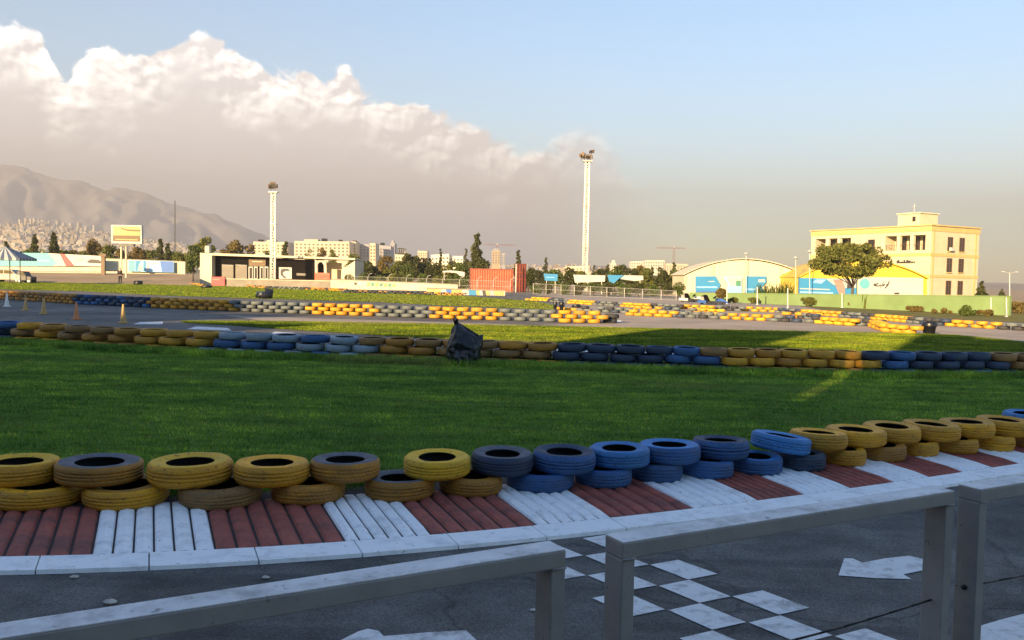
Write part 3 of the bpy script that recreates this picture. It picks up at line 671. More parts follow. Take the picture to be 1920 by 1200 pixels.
# tyre walls further round the track
WALLS = [(1172, 1262, 591, 595, 'y', 2), (1262, 1352, 595, 598, 'g', 2), (1350, 1440, 598, 602, 'y', 2), (1440, 1528, 602, 605.5, 'g', 2), (1528, 1604, 606, 611, 'y', 2), (1602, 1652, 610, 613, 'g', 2), (1650, 1718, 621, 627, 'y', 2), (1636, 1660, 612, 621, 'y', 2),
         (985, 1028, 563, 565, 'y', 2), (1028, 1070, 566, 569, 'g', 2), (1066, 1112, 569, 572, 'y', 2), (1112, 1165, 572, 575, 'g', 2), (1163, 1214, 575, 578, 'y', 2), (1214, 1276, 577, 580, 'g', 2), (1275, 1334, 579, 582, 'y', 2), (1334, 1392, 581, 584, 'g', 2), (1390, 1458, 583, 586, 'y', 2), (1456, 1498, 586, 589, 'g', 2), (1495, 1574, 589, 594, 'y', 2), (1572, 1638, 594, 599, 'g', 2), (1636, 1704, 599, 605, 'y', 2), (1700, 1772, 605, 611, 'g', 2), (1770, 1868, 611, 617, 'y', 2), (1866, 1990, 617, 624, 'g', 2),
         (1080, 1178, 583, 588, 'g', 2), (1040, 1082, 580, 583, 'y', 1), (1178, 1236, 583, 585, 'y', 2), (1236, 1300, 585, 588, 'g', 2), (1300, 1352, 588, 590, 'y', 2), (1430, 1500, 594, 597, 'y', 2), (1500, 1530, 597, 600, 'g', 2),
         (440, 500, 536, 541, 'o', 2), (500, 570, 541, 543, 'g', 2), (568, 648, 543, 546, 'o', 2), (640, 800, 549, 553, 'k', 2), (800, 870, 553, 555, 'o', 2), (125, 190, 524, 527, 'k', 2), (300, 350, 531, 533, 'k', 3), (338, 380, 533, 536, 'o', 2)]
for x0, x1, y0, y1, cl, nr in WALLS:
    a_, b_ = G(x0, y0), G(x1, y1); L_ = (b_ - a_).length; nr = min(nr, 2 if x0 > 960 else 3); n_ = max(2, int(L_ / .52))
    for q in range(n_):
        for r in range(nr):
            if r == nr - 1 and RT.random() < .03: continue
            p = a_.lerp(b_, (q + .5 + .5 * (r % 2)) / n_); p += Vector((RT.uniform(-.05, .05), RT.uniform(-.05, .05), r * .155 + .08))
            m = {'y': RT.choice(['yellow', 'orange', 'yellow', 'lemon']), 'g': RT.choice(['slate', 'slate', 'navy', 'rubber']), 'o': RT.choice(['orange', 'mustard', 'tan', 'rubber']), 'k': RT.choice(['rubber', 'tan', 'rubber', 'navy'])}[cl]
            STUFF.append((p, 0.50 * RT.uniform(.94, 1.04), .155, m))
keys = sorted({s_[3] for s_ in STUFF}); k_ = {m: i for i, m in enumerate(keys)}
base = tyre_mesh('tyre_mass', 12, False); bv = np.array([v.co[:] for v in base.vertices]); bf = [tuple(p.vertices) for p in base.polygons]
mb = MB()
for p, D, hh, m in STUFF:
    v = bv * np.array([D / .6, D / .6, hh / .19]) + np.array(p); mb.add(v, bf, k_[m])
o = mb.build('tyre_walls', [M[k] for k in keys], smooth=True); tag(o, 'far low walls of yellow and grey tyres winding round the sunlit track', 'tyre wall', kind='stuff')

# ------------------------------------------------------------------ railing in the foreground
ZR = 1.07
def rail_panel(pa, pb, label, wires):
    a_, b_ = G(*pa, ZR), G(*pb, ZR); d = (b_ - a_); Lp = d.length; rz = math.atan2(d.y, d.x)
    t = thing('railing_panel', label, 'railing', (a_.x, a_.y, 0), rz, 'railing panels in front of the track')
    W, hh, pw = .082, .047, .042
    def bev(o):
        b = o.modifiers.new('bevel', 'BEVEL'); b.width = .004; b.segments = 2; return o
    mb = MB(); mb.box(0, Lp, 0, W, ZR - hh, ZR - .002); o = bev(mb.build('rail', 'fence_grey', t))
    mb = MB(); mb.box(.002, Lp - .002, .002, W - .002, ZR - .002, ZR); c = mb.build('rail_top', 'fence_top', o); c['label'] = 'paler scuffed top face of the rail'  # top face coloured paler than the rest of the rail
    for x in (0, Lp - pw):
        mb = MB(); mb.box(x, x + pw, .001, W - .001, -.004, ZR - hh); bev(mb.build('post', 'fence_grey', t))
        mb = MB(); mb.tube((x + .001, -.0005, ZR - hh), (x + pw - .001, -.0005, ZR - hh), .0035, n=6); mb.tube((x + pw, .002, ZR - hh), (x + pw, W - .002, ZR - hh), .004, n=6); mb.build('weld', 'fence_grey', t, smooth=True)
        mb = MB(); mb.box(x - .03, x + pw + .03, -.03, W + .03, -.004, .008); mb.build('foot_plate', 'fence_grey', t)
    for z in wires:
        mb = MB(); P = [Vector((pw + (Lp - 2 * pw) * q / 12, W * .5, z - .02 * math.sin(math.pi * q / 12))) for q in range(13)]
        for p, q in zip(P, P[1:]): mb.tube(p, q, .0035, n=6)
        for x in (0, Lp): mb.tube((x - .008, W * .5, z), (x + .008, W * .5, z), .009, n=8)
        mb.build('wire', 'wire', t, smooth=True)
    return t
P1b, P1a = (1062, 1030), (-330, 1249)
rail_panel(P1a, P1b, 'pale grey metal railing panel at lower left ending at the chequered line', [.69, .35])
rail_panel((1168, 1017.5), (1791, 920), 'pale grey metal railing panel between its two posts, in front of the white arrow', [.69, .35])
rail_panel((1839, 917.5), (2330, 840), 'pale grey metal railing panel cut off by the right edge of the photo', [.72, .36])

# ------------------------------------------------------------------ materials of the far side
M['cream'] = mat('cream_render', (.50, .435, .31), (.43, .37, .255), .6, .85, bmp=.1, bscale=8)
M['cream2'] = mat('pale_cream_cladding', (.52, .47, .35), (.46, .41, .30), .5, .8)
M['yband'] = mat('yellow_trim', (.48, .365, .15), (.40, .30, .115), 1.2, .8)
M['yroof'] = mat('yellow_roof_sheet', (.62, .43, .03), (.50, .34, .03), .5, .5)
M['black_clad'] = mat('black_cladding', (.010, .0085, .0085), (.007, .006, .006), 1.5, .95, spec=.05)
M['dark_glass'] = mat('dark_window_glass', (.03, .026, .026), (.02, .017, .017), 2, .18)
M['brownwin'] = mat('brown_window_frame', (.09, .045, .03), None, 4, .6)
M['concrete'] = mat('concrete', (.25, .22, .18), (.18, .16, .13), .8, .9, bmp=.15, bscale=6)
M['pale_wall'] = mat('pale_wall_paint', (.56, .48, .36), (.46, .38, .27), .7, .88)
M['green_wall'] = mat('light_green_wall_paint', (.17, .25, .10), (.13, .20, .075), .6, .85, bmp=.1, bscale=9)
M['red_steel'] = mat('red_container_paint', (.42, .085, .036), (.34, .06, .028), 1.1, .6)
M['red_dark'] = mat('rusty_red_paint', (.24, .06, .04), (.15, .045, .03), 1.6, .75)
M['orange_red'] = mat('orange_red_panel', (.52, .10, .05), None, 2, .6)
M['turq'] = mat('turquoise_print', (.10, .34, .40), (.085, .30, .36), .5, .6)
M['azure'] = mat('azure_print', (.025, .20, .40), (.022, .175, .36), .6, .6)
M['deepblue'] = mat('blue_print', (.04, .13, .42), (.035, .11, .36), 1, .6)
M['skyprint'] = mat('pale_blue_print', (.22, .42, .62), (.17, .36, .58), .8, .6)
M['whiteprint'] = mat('white_print', (.41, .405, .385), (.36, .355, .335), .6, .6)
M['redprint'] = mat('red_print', (.50, .06, .07), None, 2, .6)
M['pinkprint'] = mat('pink_print', (.55, .20, .17), None, 2, .6)
M['blackprint'] = mat('dark_print', (.04, .035, .045), None, 2, .6)
M['greyprint'] = mat('grey_print', (.33, .33, .34), None, 2, .6)
M['greenprint'] = mat('green_print', (.06, .22, .14), None, 2, .6)
M['yelprint'] = mat('yellow_print', (.42, .33, .13), (.34, .26, .09), 1, .6)
M['galv'] = mat('galvanised_steel', (.50, .48, .44), (.42, .40, .36), 3, .5, metal=.3)
M['mast_white'] = mat('white_mast_paint', (.66, .63, .57), (.56, .53, .47), 1, .55)
M['brown_sign'] = mat('brown_sign_panel', (.15, .10, .06), (.12, .08, .045), 2, .7)
M['beige_shutter'] = mat('beige_shutter', (.19, .17, .14), (.15, .13, .11), 1, .7)
M['steel_dark'] = mat('dark_steel', (.06, .06, .065), None, 4, .5, metal=.4)
M['trunk'] = mat('bark', (.10, .07, .045), (.06, .042, .03), 5, .95, bmp=.4, bscale=20)
M['cone_orange'] = mat('faded_orange_plastic', (.60, .20, .06), (.48, .17, .06), 6, .6)
M['cone_ochre'] = mat('faded_ochre_plastic', (.44, .28, .09), (.36, .22, .07), 6, .6)
M['cone_white'] = mat('reflective_white_band', (.70, .68, .62), None, 6, .5)
M['cloth_dark'] = mat('dark_clothing', (.018, .018, .025), (.012, .012, .016), 12, .9)
M['skin'] = mat('skin', (.42, .24, .16), None, 12, .6)
M['hair'] = mat('dark_hair', (.015, .012, .01), None, 30, .7)
M['car_beige'] = mat('beige_car_paint', (.34, .31, .26), None, 1, .35)
M['car_white'] = mat('white_car_paint', (.68, .67, .64), None, 1, .35)
M['far_cream'] = mat('far_cream_wall', (.60, .52, .38), (.52, .44, .31), .05, .9)
M['far_tan'] = mat('far_tan_wall', (.42, .33, .22), (.36, .27, .18), .05, .9)
M['far_grey'] = mat('far_grey_wall', (.34, .34, .36), (.28, .28, .31), .05, .9)
M['far_white'] = mat('far_white_wall', (.72, .66, .54), (.66, .58, .46), .05, .9)
M['far_win'] = mat('far_window', (.10, .085, .07), None, .2, .4)
M['hill'] = mat('dry_hillside', (.27, .20, .13), (.17, .13, .085), .004, .95, lo=.4, hi=.6)
M['rock'] = mat('hazed_rock', (.38, .35, .325), (.29, .265, .245), .0011, .95, lo=.4, hi=.62)  # rock lightened: part of the distance haze is painted into its colour
M['leaf_conifer'] = leaf_mat('conifer_needles', (.030, .042, .014), (.085, .085, .028))
M['leaf_green'] = leaf_mat('green_leaves', (.045, .075, .016), (.11, .135, .03))
M['leaf_olive'] = leaf_mat('olive_leaves', (.075, .095, .018), (.155, .155, .036))
M['leaf_brown'] = leaf_mat('brown_leaves', (.10, .075, .022), (.175, .13, .04))
M['leaf_dark'] = leaf_mat('dark_hedge_leaves', (.028, .038, .012), (.085, .088, .026))

# ------------------------------------------------------------------ what stands behind the camera and casts the long shadow

t = thing('grandstand_building', 'long cream trackside building with stepped roof behind the camera, throwing the long shadow', 'building', (-20, -14.5, 0))
for nm, segs in (('wall', [(-85, -41, 18.6), (-41, -36, 14.5), (-36, -29.5, 12.3), (-29.5, -22, 11.0), (-22, -18.2, 10.15), (-18.2, -12.9, 12.9), (-12.9, -11.9, 10.6), (-11.9, -10.2, 10.2), (-10.2, -9.2, 9.6), (-9.2, -8.8, 7.1), (-8.8, -7, 12.7), (-7, -4.8, 12.1), (-4.8, 9, 11.7)]),):
    mb = MB()
    for x0, x1, h in segs: mb.box(x0 + 20, x1 + 20 - .004, 3.9, 4.5, 0, h)
    mb.box(-65, 29, 0, 3.898, 0, 5.6)
    mb.build(nm, 'whiteprint', t)
wm = MB(); wm.box(-.9, .9, 4.505, 4.56, -.7, .7); wme = wm.mesh('window', M['dark_glass'])
for x in np.arange(-60, 26, 5.2):
    for z in (2.4, 5.4):
        o = bpy.data.objects.new('window', wme); COL.objects.link(o); o.parent = t; o.location = (x, 0, z)

# ------------------------------------------------------------------ foliage
def leafcloud(centers, radii, n, size, squash=1.0):
    """leaf quads scattered round branch clusters, in world coordinates"""
    c = np.array(centers); r = np.array(radii); idx = RNG.choice(len(c), n, p=(r ** 2) / (r ** 2).sum())
    d = RNG.normal(size=(n, 3)); d /= np.linalg.norm(d, axis=1)[:, None]
    p = c[idx] + d * (r[idx] * RNG.uniform(.35, 1, n) ** .5)[:, None] * np.array([1, 1, squash])
    a = RNG.normal(size=(n, 3)); a /= np.linalg.norm(a, axis=1)[:, None]
    b = np.cross(a, RNG.normal(size=(n, 3))); b /= np.linalg.norm(b, axis=1)[:, None]
    s = size * RNG.uniform(.6, 1.4, n)[:, None]
    q = np.stack([p - a * s - b * s * .1, p + b * s * .55, p + a * s, p - b * s * .55], 1)
    return q
def quads_obj(name, q, m, parent, origin):
    n = len(q); me = bpy.data.meshes.new(name); me.vertices.add(4 * n); me.vertices.foreach_set('co', (q - np.array(origin)).reshape(-1))
    me.loops.add(4 * n); me.loops.foreach_set('vertex_index', np.arange(4 * n, dtype=np.int32))
    me.polygons.add(n); me.polygons.foreach_set('loop_start', np.arange(0, 4 * n, 4, dtype=np.int32)); me.update(calc_edges=True)
    me.materials.append(M[m]); o = bpy.data.objects.new(name, me); COL.objects.link(o); o.parent = parent; return o
def tree(name, label, px, ytop, hw, dep, kind, m, group, n=900, ybot=None, lean=0):
    b = GD(px, dep); tp = X(px, ytop, dep).z; W = hw * dep / F
    t = thing(name, label, 'tree' if name.endswith('tree') else 'bush' if name.endswith(('bush', 'shrub')) else 'plant', b, 0, group)
    rg = random.Random(int(px * 7 + ytop)); cs, rs = [], []
    W *= {'broad': 1.3, 'conifer': 1.45, 'spire': 1.12, 'bush': 1.15}[kind]; n = int(n * {'broad': 2.4, 'conifer': 2.6, 'spire': 1.6, 'bush': 2.6}[kind])
    z0 = b.z if ybot is None else max(0, X(px, ybot, dep).z)
    hh = tp - z0
    if kind == 'conifer':
        k = 26
        for i in range(k):
            f = (i + .5) / k; rad = W * max(.10, (1 - f * 1.08)) ** .75 * rg.uniform(.8, 1.15); a = rg.uniform(0, 6.28); rr_ = rad * rg.uniform(.35, .75)
            cs.append((b.x + math.cos(a) * rr_ * .9, b.y + math.sin(a) * rr_ * .9, z0 + hh * (.05 + .9 * f))); rs.append(max(.12 * W, rad * .5))
    elif kind == 'spire':
        for i in range(14):
            f = (i + .5) / 14; cs.append((b.x + rg.uniform(-.2, .2) * W, b.y, z0 + hh * f)); rs.append(W * (.9 if f < .6 else .9 * (1.25 - f) / .65) * rg.uniform(.7, 1))
    elif kind == 'bush':
        for i in range(9):
            a = rg.uniform(0, 6.28); q = rg.uniform(0, .7); f = rg.uniform(.2, .72)
            cs.append((b.x + math.cos(a) * W * q, b.y + math.sin(a) * W * q * .6, z0 + hh * f)); rs.append(min(W * .45, hh * .34) * rg.uniform(.7, 1.1))
        cs.append((b.x, b.y, z0 + hh * .62)); rs.append(hh * .36)
    else:                                                       # broad crown on a visible stem
        cz = z0 + hh * .56; rz_ = hh * .42
        for i in range(24):
            a = rg.uniform(0, 6.28); e = rg.uniform(-.9, 1); q = rg.uniform(.35, .82)
            cs.append((b.x + math.cos(a) * W * q * math.sqrt(max(.1, 1 - e * e * .7)), b.y + math.sin(a) * W * q * .8 * math.sqrt(max(.1, 1 - e * e * .7)), cz + e * rz_ * .75)); rs.append(min(W, rz_) * rg.uniform(.28, .48))
        cs.append((b.x, b.y, cz)); rs.append(min(W, rz_) * .5)
    size = max(.07, min(.5, W * {'broad': .11, 'conifer': .13, 'spire': .26, 'bush': .08}[kind]))
    q = leafcloud(cs, rs, n, size, .85)
    q[:, :, 2] = np.maximum(q[:, :, 2], .02)
    quads_obj('crown', q, m, t, b)
    mb = MB(); th = hh * (.85 if kind in ('conifer', 'spire') else .6); r0 = max(.05, min(.35, W * .09))
    mb.tube((0, 0, -.02), (lean, 0, th + z0), r0, r0 * .35, 7)
    if kind == 'broad':
        for c, r_ in list(zip(cs, rs))[:9]: mb.tube((lean * .5, 0, (z0 + th) * rg.uniform(.45, .7)), Vector(c) - b, r0 * .4, r0 * .1, 5)
    mb.build('trunk', 'trunk', t, smooth=True)
    return t
GL = 'trees behind the long wall on the left'
for i, a in enumerate([
    ('conifer_tree', 'slim dark conifer behind the striped canopy on the far left', 12, 452, 7, 175, 'spire', 'leaf_conifer'),
    ('conifer_tree', 'slim dark conifer behind the turquoise banner, left one of the tall pair', 65, 438, 8, 178, 'spire', 'leaf_conifer'),
    ('conifer_tree', 'tallest slim dark conifer rising behind the turquoise banner', 103, 435, 10, 172, 'spire', 'leaf_conifer'),
    ('leafy_tree', 'low dark green tree between the two slim conifers behind the banner', 48, 463, 13, 182, 'broad', 'leaf_green'),
    ('leafy_tree', 'low broad tree behind the white stripe of the long banner', 122, 462, 15, 185, 'broad', 'leaf_olive'),
    ('leafy_tree', 'rust brown round tree behind the right end of the long banner', 174, 441, 12, 180, 'broad', 'leaf_brown'),
    ('leafy_tree', 'olive tree just left of the billboard poles', 205, 455, 14, 174, 'broad', 'leaf_olive'),
    ('leafy_tree', 'brownish tree seen between the two billboard poles', 228, 457, 10, 181, 'broad', 'leaf_brown'),
    ('leafy_tree', 'rust brown tree right of the billboard above the blue banner', 262, 458, 11, 176, 'broad', 'leaf_brown'),
    ('conifer_tree', 'narrow dark conifer above the middle of the blue banner', 301, 448, 8, 173, 'spire', 'leaf_conifer'),
    ('conifer_tree', 'short dark conifer above the right end of the blue banner', 315, 457, 8, 170, 'spire', 'leaf_conifer'),
    ('leafy_tree', 'round olive tree above the right end of the cream wall', 340, 468, 13, 168, 'broad', 'leaf_olive'),
    ('leafy_tree', 'tall olive brown tree beside the left end of the black fronted building', 384, 435, 17, 172, 'broad', 'leaf_olive'),
    ('leafy_tree', 'shorter leafy tree between cream wall and black fronted building', 362, 452, 12, 166, 'broad', 'leaf_green'),
    ('leafy_tree', 'broad rust brown tree rising over the roof of the black fronted building', 452, 445, 20, 190, 'broad', 'leaf_brown'),
    ('leafy_tree', 'small brown tree over the roof left of the rust brown one', 424, 462, 12, 186, 'broad', 'leaf_brown'),
    ('leafy_tree', 'small olive tree in front of the left cream apartment block', 497, 464, 10, 196, 'broad', 'leaf_olive'),
    ('conifer_tree', 'dark small conifer between the two cream apartment blocks', 535, 453, 8, 198, 'spire', 'leaf_conifer')]):
    tree(*a, GL, n=1100)
GM = 'trees between the black fronted building and the red container'
for a in [
    ('leafy_tree', 'left olive tree in front of the long cream apartment block', 579, 462, 9, 200, 'broad', 'leaf_olive'),
    ('leafy_tree', 'taller brown tree in front of the middle of the long cream block', 603, 457, 9, 200, 'broad', 'leaf_brown'),
    ('leafy_tree', 'olive tree in front of the right end of the long cream block', 626, 462, 9, 200, 'broad', 'leaf_olive'),
    ('leafy_tree', 'olive tree at the foot of the grey apartment slabs', 663, 472, 11, 196, 'broad', 'leaf_olive'),
    ('leafy_tree', 'dark tree right of the open end of the black fronted building', 684, 487, 14, 172, 'broad', 'leaf_dark'),
    ('leafy_tree', 'brown tree below the tall cream apartment slab', 722, 478, 14, 190, 'broad', 'leaf_brown'),
    ('leafy_tree', 'small olive tree below the dark glazed tower', 745, 484, 9, 185, 'broad', 'leaf_olive'),
    ('leafy_tree', 'large dark tree, left one of the dense pair beside the pale blocks', 770, 472, 17, 170, 'broad', 'leaf_dark'),
    ('leafy_tree', 'dark tree, right one of the dense pair beside the pale blocks', 795, 480, 14, 172, 'broad', 'leaf_dark'),
    ('cypress_tree', 'thin pointed cypress in front of the pale flat block', 825, 466, 5, 168, 'spire', 'leaf_conifer'),
    ('leafy_tree', 'low dark tree just right of the thin cypress', 848, 486, 9, 168, 'broad', 'leaf_dark'),
    ('conifer_tree', 'biggest dark conifer with a bare leader above the red container', 893, 434, 21, 165, 'conifer', 'leaf_conifer'),
    ('conifer_tree', 'smaller conifer leaning against the biggest conifer from the left', 872, 462, 10, 168, 'conifer', 'leaf_conifer'),
    ('conifer_tree', 'rounded dark conifer behind the open right end of the red container', 971, 466, 13, 165, 'conifer', 'leaf_conifer')]:
    tree(*a, GM, n=1700 if a[4] > 16 else 1000)
GR = 'trees between the tall mast and the arched hall'
for a in [
    ('conifer_tree', 'pointed conifer behind the first azure board', 1023, 480, 10, 165, 'conifer', 'leaf_conifer'),
    ('leafy_tree', 'low dark bush-like tree left of the pointed conifer', 1009, 500, 8, 160, 'broad', 'leaf_dark'),
    ('conifer_tree', 'small pointed conifer just right of the tall mast', 1113, 495, 8, 160, 'conifer', 'leaf_conifer'),
    ('conifer_tree', 'slim small conifer between mast and second azure board', 1138, 496, 6, 160, 'spire', 'leaf_conifer'),
    ('leafy_tree', 'round dark tree above the second azure board', 1166, 490, 12, 162, 'broad', 'leaf_dark'),
    ('leafy_tree', 'brownish tree right of the round dark tree', 1196, 494, 12, 164, 'broad', 'leaf_brown'),
    ('conifer_tree', 'narrow dark conifer among the white houses', 1222, 498, 8, 160, 'conifer', 'leaf_conifer'),
    ('conifer_tree', 'broad dark conifer left of the arched hall', 1263, 490, 12, 150, 'conifer', 'leaf_conifer'),
    ('leafy_tree', 'dark tree touching the left eave of the arched hall', 1284, 497, 9, 142, 'broad', 'leaf_dark'),
    ('conifer_tree', 'small conifer right of the three storey building', 1838, 526, 13, 92, 'conifer', 'leaf_conifer'),
    ('conifer_tree', 'tiny far conifer at the right edge of the photo', 1878, 541, 6, 150, 'conifer', 'leaf_conifer')]:
    tree(*a, GR, n=900)
k = 0
for px, yt, hw in [(668, 498, 13), (700, 496, 14), (733, 492, 14), (760, 496, 13), (812, 492, 13), (838, 494, 12), (862, 490, 13), (905, 484, 14)]:
    tree('leafy_tree', f'{ORD[k]} low green tree from left in the belt behind the green hedge', px, yt, hw, 150, 'broad', ('leaf_green', 'leaf_dark', 'leaf_olive')[k % 3], 'low trees of the belt behind the green hedge', n=1100); k += 1
k = 0
for px, yt, hw in [(990, 500, 12), (1040, 503, 13), (1068, 500, 12), (1090, 506, 12), (1124, 503, 12), (1152, 502, 13), (1182, 501, 13), (1210, 500, 13), (1240, 498, 14), (1270, 501, 12)]:
    tree('leafy_tree', f'{ORD[k]} low green tree from left in the belt behind the dark hedge', px, yt, hw, 128, 'broad', ('leaf_dark', 'leaf_green', 'leaf_dark', 'leaf_olive')[k % 4], 'low trees of the belt behind the dark hedge', n=1000); k += 1
k = 0
for px, yt, hw in [(28, 468, 12), (84, 466, 14), (142, 464, 13), (158, 468, 12), (192, 462, 12), (246, 466, 11), (282, 462, 13), (326, 466, 10), (352, 470, 10)]:
    tree('leafy_tree', f'{ORD[k]} low tree from left in the belt over the left walls', px, yt, hw, 190, 'broad', ('leaf_olive', 'leaf_green', 'leaf_brown')[k % 3], 'low trees of the belt over the left walls', n=1000); k += 1
# the big round tree in front of the hall
b = GD(1597, 88); t = thing('round_tree', 'big round olive tree in front of the three storey building', 'tree', b)
cs, rs = [], []; rg = random.Random(5); kx = 88 / F
for i in range(95):
    a = rg.uniform(0, 6.28); e = rg.uniform(-1, 1); q = rg.uniform(.45, .95)
    px = 1590 + 74 * q * math.cos(a) * math.sqrt(1 - e * e * .75); pz = X(1590, 490 - 29 * e - (6 if e < 0 else 0) * abs(math.cos(a)), 88).z
    cs.append((X(px, 500, 88).x, 88 + 3.2 * q * math.sin(a) * math.sqrt(1 - e * e * .75), pz)); rs.append(rg.uniform(.36, .78))
quads_obj('crown', leafcloud(cs, rs, 9500, .15, .8), 'leaf_olive', t, b)
mb = MB(); mb.tube((0, 0, -.02), (.05, 0, 1.9), .16, .12, 9); top_ = Vector((.05, 0, 1.9))
for c in cs[::6]: mb.tube(top_ - Vector((0, 0, rg.uniform(0, .5))), (Vector(c) - b) * .9 + top_ * .1, .06, .015, 5)
mb.build('trunk', 'trunk', t, smooth=True)

# hedges of separate bushes behind the wire fences
k = 0
for px, hw, yt in [(655, 14, 512), (682, 15, 508), (710, 15, 513), (738, 16, 510), (765, 16, 512), (793, 15, 509), (820, 15, 513), (846, 14, 516), (866, 12, 520)]:
    tree('round_bush', f'{ORD[k]} bush from left in the green hedge left of the red container', px, yt, hw, 128, 'bush', 'leaf_green' if k % 3 else 'leaf_olive', 'bushes of the hedge left of the red container', 700); k += 1
k = 0
for px, hw, yt in [(1003, 14, 533), (1030, 15, 531), (1058, 16, 528), (1086, 15, 532), (1112, 16, 529), (1140, 16, 527), (1168, 15, 530), (1197, 16, 528), (1224, 15, 531), (1250, 15, 527), (1272, 13, 525)]:
    tree('round_bush', f'{ORD[k]} bush from left in the dark hedge right of the red container', px, yt, hw, 103, 'bush', 'leaf_dark' if k % 2 else 'leaf_green', 'bushes of the hedge right of the red container', 700); k += 1
for a in [('dry_shrub', 'brown dry upright shrub beside the first hall banner', 1352, 538, 9, 74, 'bush', 'leaf_brown'), ('leafy_bush', 'low green bush against the green wall under the white hall panel', 1376, 556, 16, 76, 'bush', 'leaf_olive'), ('leafy_bush', 'low olive bush against the green wall under the second azure hall panel', 1410, 557, 15, 75, 'bush', 'leaf_olive'),
          ('leafy_bush', 'yellow green bush beside the white go-kart', 1318, 553, 9, 78, 'bush', 'leaf_olive'), ('leafy_bush', 'olive bush left below the dark blue hall banner', 1515, 556, 17, 70, 'bush', 'leaf_olive'), ('leafy_bush', 'olive bush in the middle below the dark blue hall banner', 1548, 558, 18, 70, 'bush', 'leaf_green'), ('leafy_bush', 'olive bush right below the dark blue hall banner', 1580, 560, 15, 69, 'bush', 'leaf_olive'),
          ('leafy_bush', 'low dry olive scrub in front of the wall below the pink diagonal', 1604, 562, 14, 67, 'bush', 'leaf_brown'), ('leafy_bush', 'low green scrub under the left part of the big white banner', 1655, 563, 16, 65, 'bush', 'leaf_green'), ('dry_shrub', 'flat brown scrub at the wall foot under the right part of the white banner', 1712, 573, 24, 60, 'bush', 'leaf_brown'), ('dry_shrub', 'flat brown scrub left of the rounded green bush', 1770, 577, 24, 57, 'bush', 'leaf_brown'), ('dry_shrub', 'flat brown scrub right of the rounded green bush', 1850, 581, 26, 54, 'bush', 'leaf_brown'), ('leafy_bush', 'olive bush between the two reed clumps and the azure panel', 1448, 552, 18, 78, 'bush', 'leaf_olive'), ('leafy_bush', 'rounded green bush in front of the green wall at the right', 1812, 570, 22, 54, 'bush', 'leaf_green'), ('dry_shrub', 'brown shrubbery beyond the right end of the green wall', 1908, 563, 20, 62, 'bush', 'leaf_brown')]:
    tree(*a, None, 800)
def reeds(px, yt, hw, dep, label, m, n=60):
    b = GD(px, dep); t = thing('reed_clump', label, 'plant', b); hh = X(px, yt, dep).z; W = hw * dep / F; mb = MB(); rg = random.Random(px)
    for i in range(n):
        x, y = rg.uniform(-W * .8, W * .8), rg.uniform(-.5, .5); h = hh * rg.uniform(.5, 1); lx, ly = rg.uniform(-.3, .3) * h, rg.uniform(-.3, .3) * h; w = .05
        P = [Vector((x + lx * f * f, y + ly * f * f, h * (f - .12 * f ** 3))) for f in (0, .35, .7, 1)]
        vs_ = []
        for q, p in enumerate(P): ww = w * (1, .9, .6, .08)[q]; vs_ += [p - Vector((ww, ww * .3, 0)), p + Vector((ww, ww * .3, 0))]
        mb.add(vs_, [(2 * q, 2 * q + 1, 2 * q + 3, 2 * q + 2) for q in range(3)])
    mb.build('stems', m, t)
reeds(1432, 524, 24, 80, 'tall green reed clump, left one in front of the arched hall', 'leaf_green', 110)
reeds(1466, 518, 22, 79, 'tall green reed clump, right one in front of the arched hall', 'leaf_green', 120)
reeds(1628, 545, 17, 66, 'drooping palm-like reeds below the big white banner', 'leaf_olive', 70)

# ------------------------------------------------------------------ three storey building on the right
c0 = Vector((58.5, 120, 0)); ur = Vector((.88, .475, 0)).normalized(); vl = Vector((-ur.y, ur.x, 0))
t = thing('three_storey_building', 'cream three storey building with yellow bands, top floor loggias and a small rooftop room', 'building', c0, math.atan2(ur.y, ur.x))
LL, RR, HB_ = 21.5, 10.8, 10.4                                  # local x along the right front, local y along the left front
def tpx(px): k = (px - 960) / F; return (c0.x - c0.y * k) / (-vl.x + vl.y * k)
def spx(px): k = (px - 960) / F; return (c0.y * k - c0.x) / (ur.x - ur.y * k)
log = [(tpx(1748), tpx(1654)), (tpx(1590), tpx(1524))]
log = [(max(.9, a_), b_) for a_, b_ in log]; zl0, zl1 = 7.0, 9.15
mb = MB(); dl = 2.2
mb.box(dl, RR, 0, LL, 0, HB_)                                   # core
mb.box(0, dl, 0, LL, 0, zl0); mb.box(0, dl, 0, LL, zl1, HB_)    # front strip with the loggias left open
ysl = [0, log[0][0], log[0][1], log[1][0], log[1][1], LL]
for a_, b_ in ((0, 1), (2, 3), (4, 5)): mb.box(0, dl, ysl[a_], ysl[b_], zl0, zl1)
mb.build('wall', 'cream', t)
for a_, b_ in log:
    for q in range(1, 3):
        y = a_ + (b_ - a_) * q / 3; mb = MB(); mb.box(.05, .5, y - .28, y + .28, zl0, zl1); mb.build('pillar', 'cream2', t)
    for q in range(3):
        hw_ = (b_ - a_) / 6 - .22; y = a_ + (b_ - a_) * (q + .5) / 3; mb = MB(); mb.box(dl - .06, dl - .005, y - hw_, y + hw_, zl0 + .05, zl1 - .1); w = mb.build('window', 'dark_glass', t)  # dark glass spread across the back wall, standing in for loggia shade
        mb = MB(); mb.box(dl - .1, dl - .065, y - .05, y + .05, zl0 + .05, zl1 - .25); mb.box(dl - .1, dl - .065, y - hw_, y + hw_, zl0 + 1.1, zl0 + 1.16); mb.build('frame', 'brownwin', w)
    mb = MB()
    for q in range(15): y = a_ + (b_ - a_) * (q + .5) / 15; mb.box(.06, .09, y - .02, y + .02, zl0, zl0 + .75)
    mb.box(.05, .1, a_, b_, zl0 + .75, zl0 + .8); mb.build('railing', 'brownwin', t)
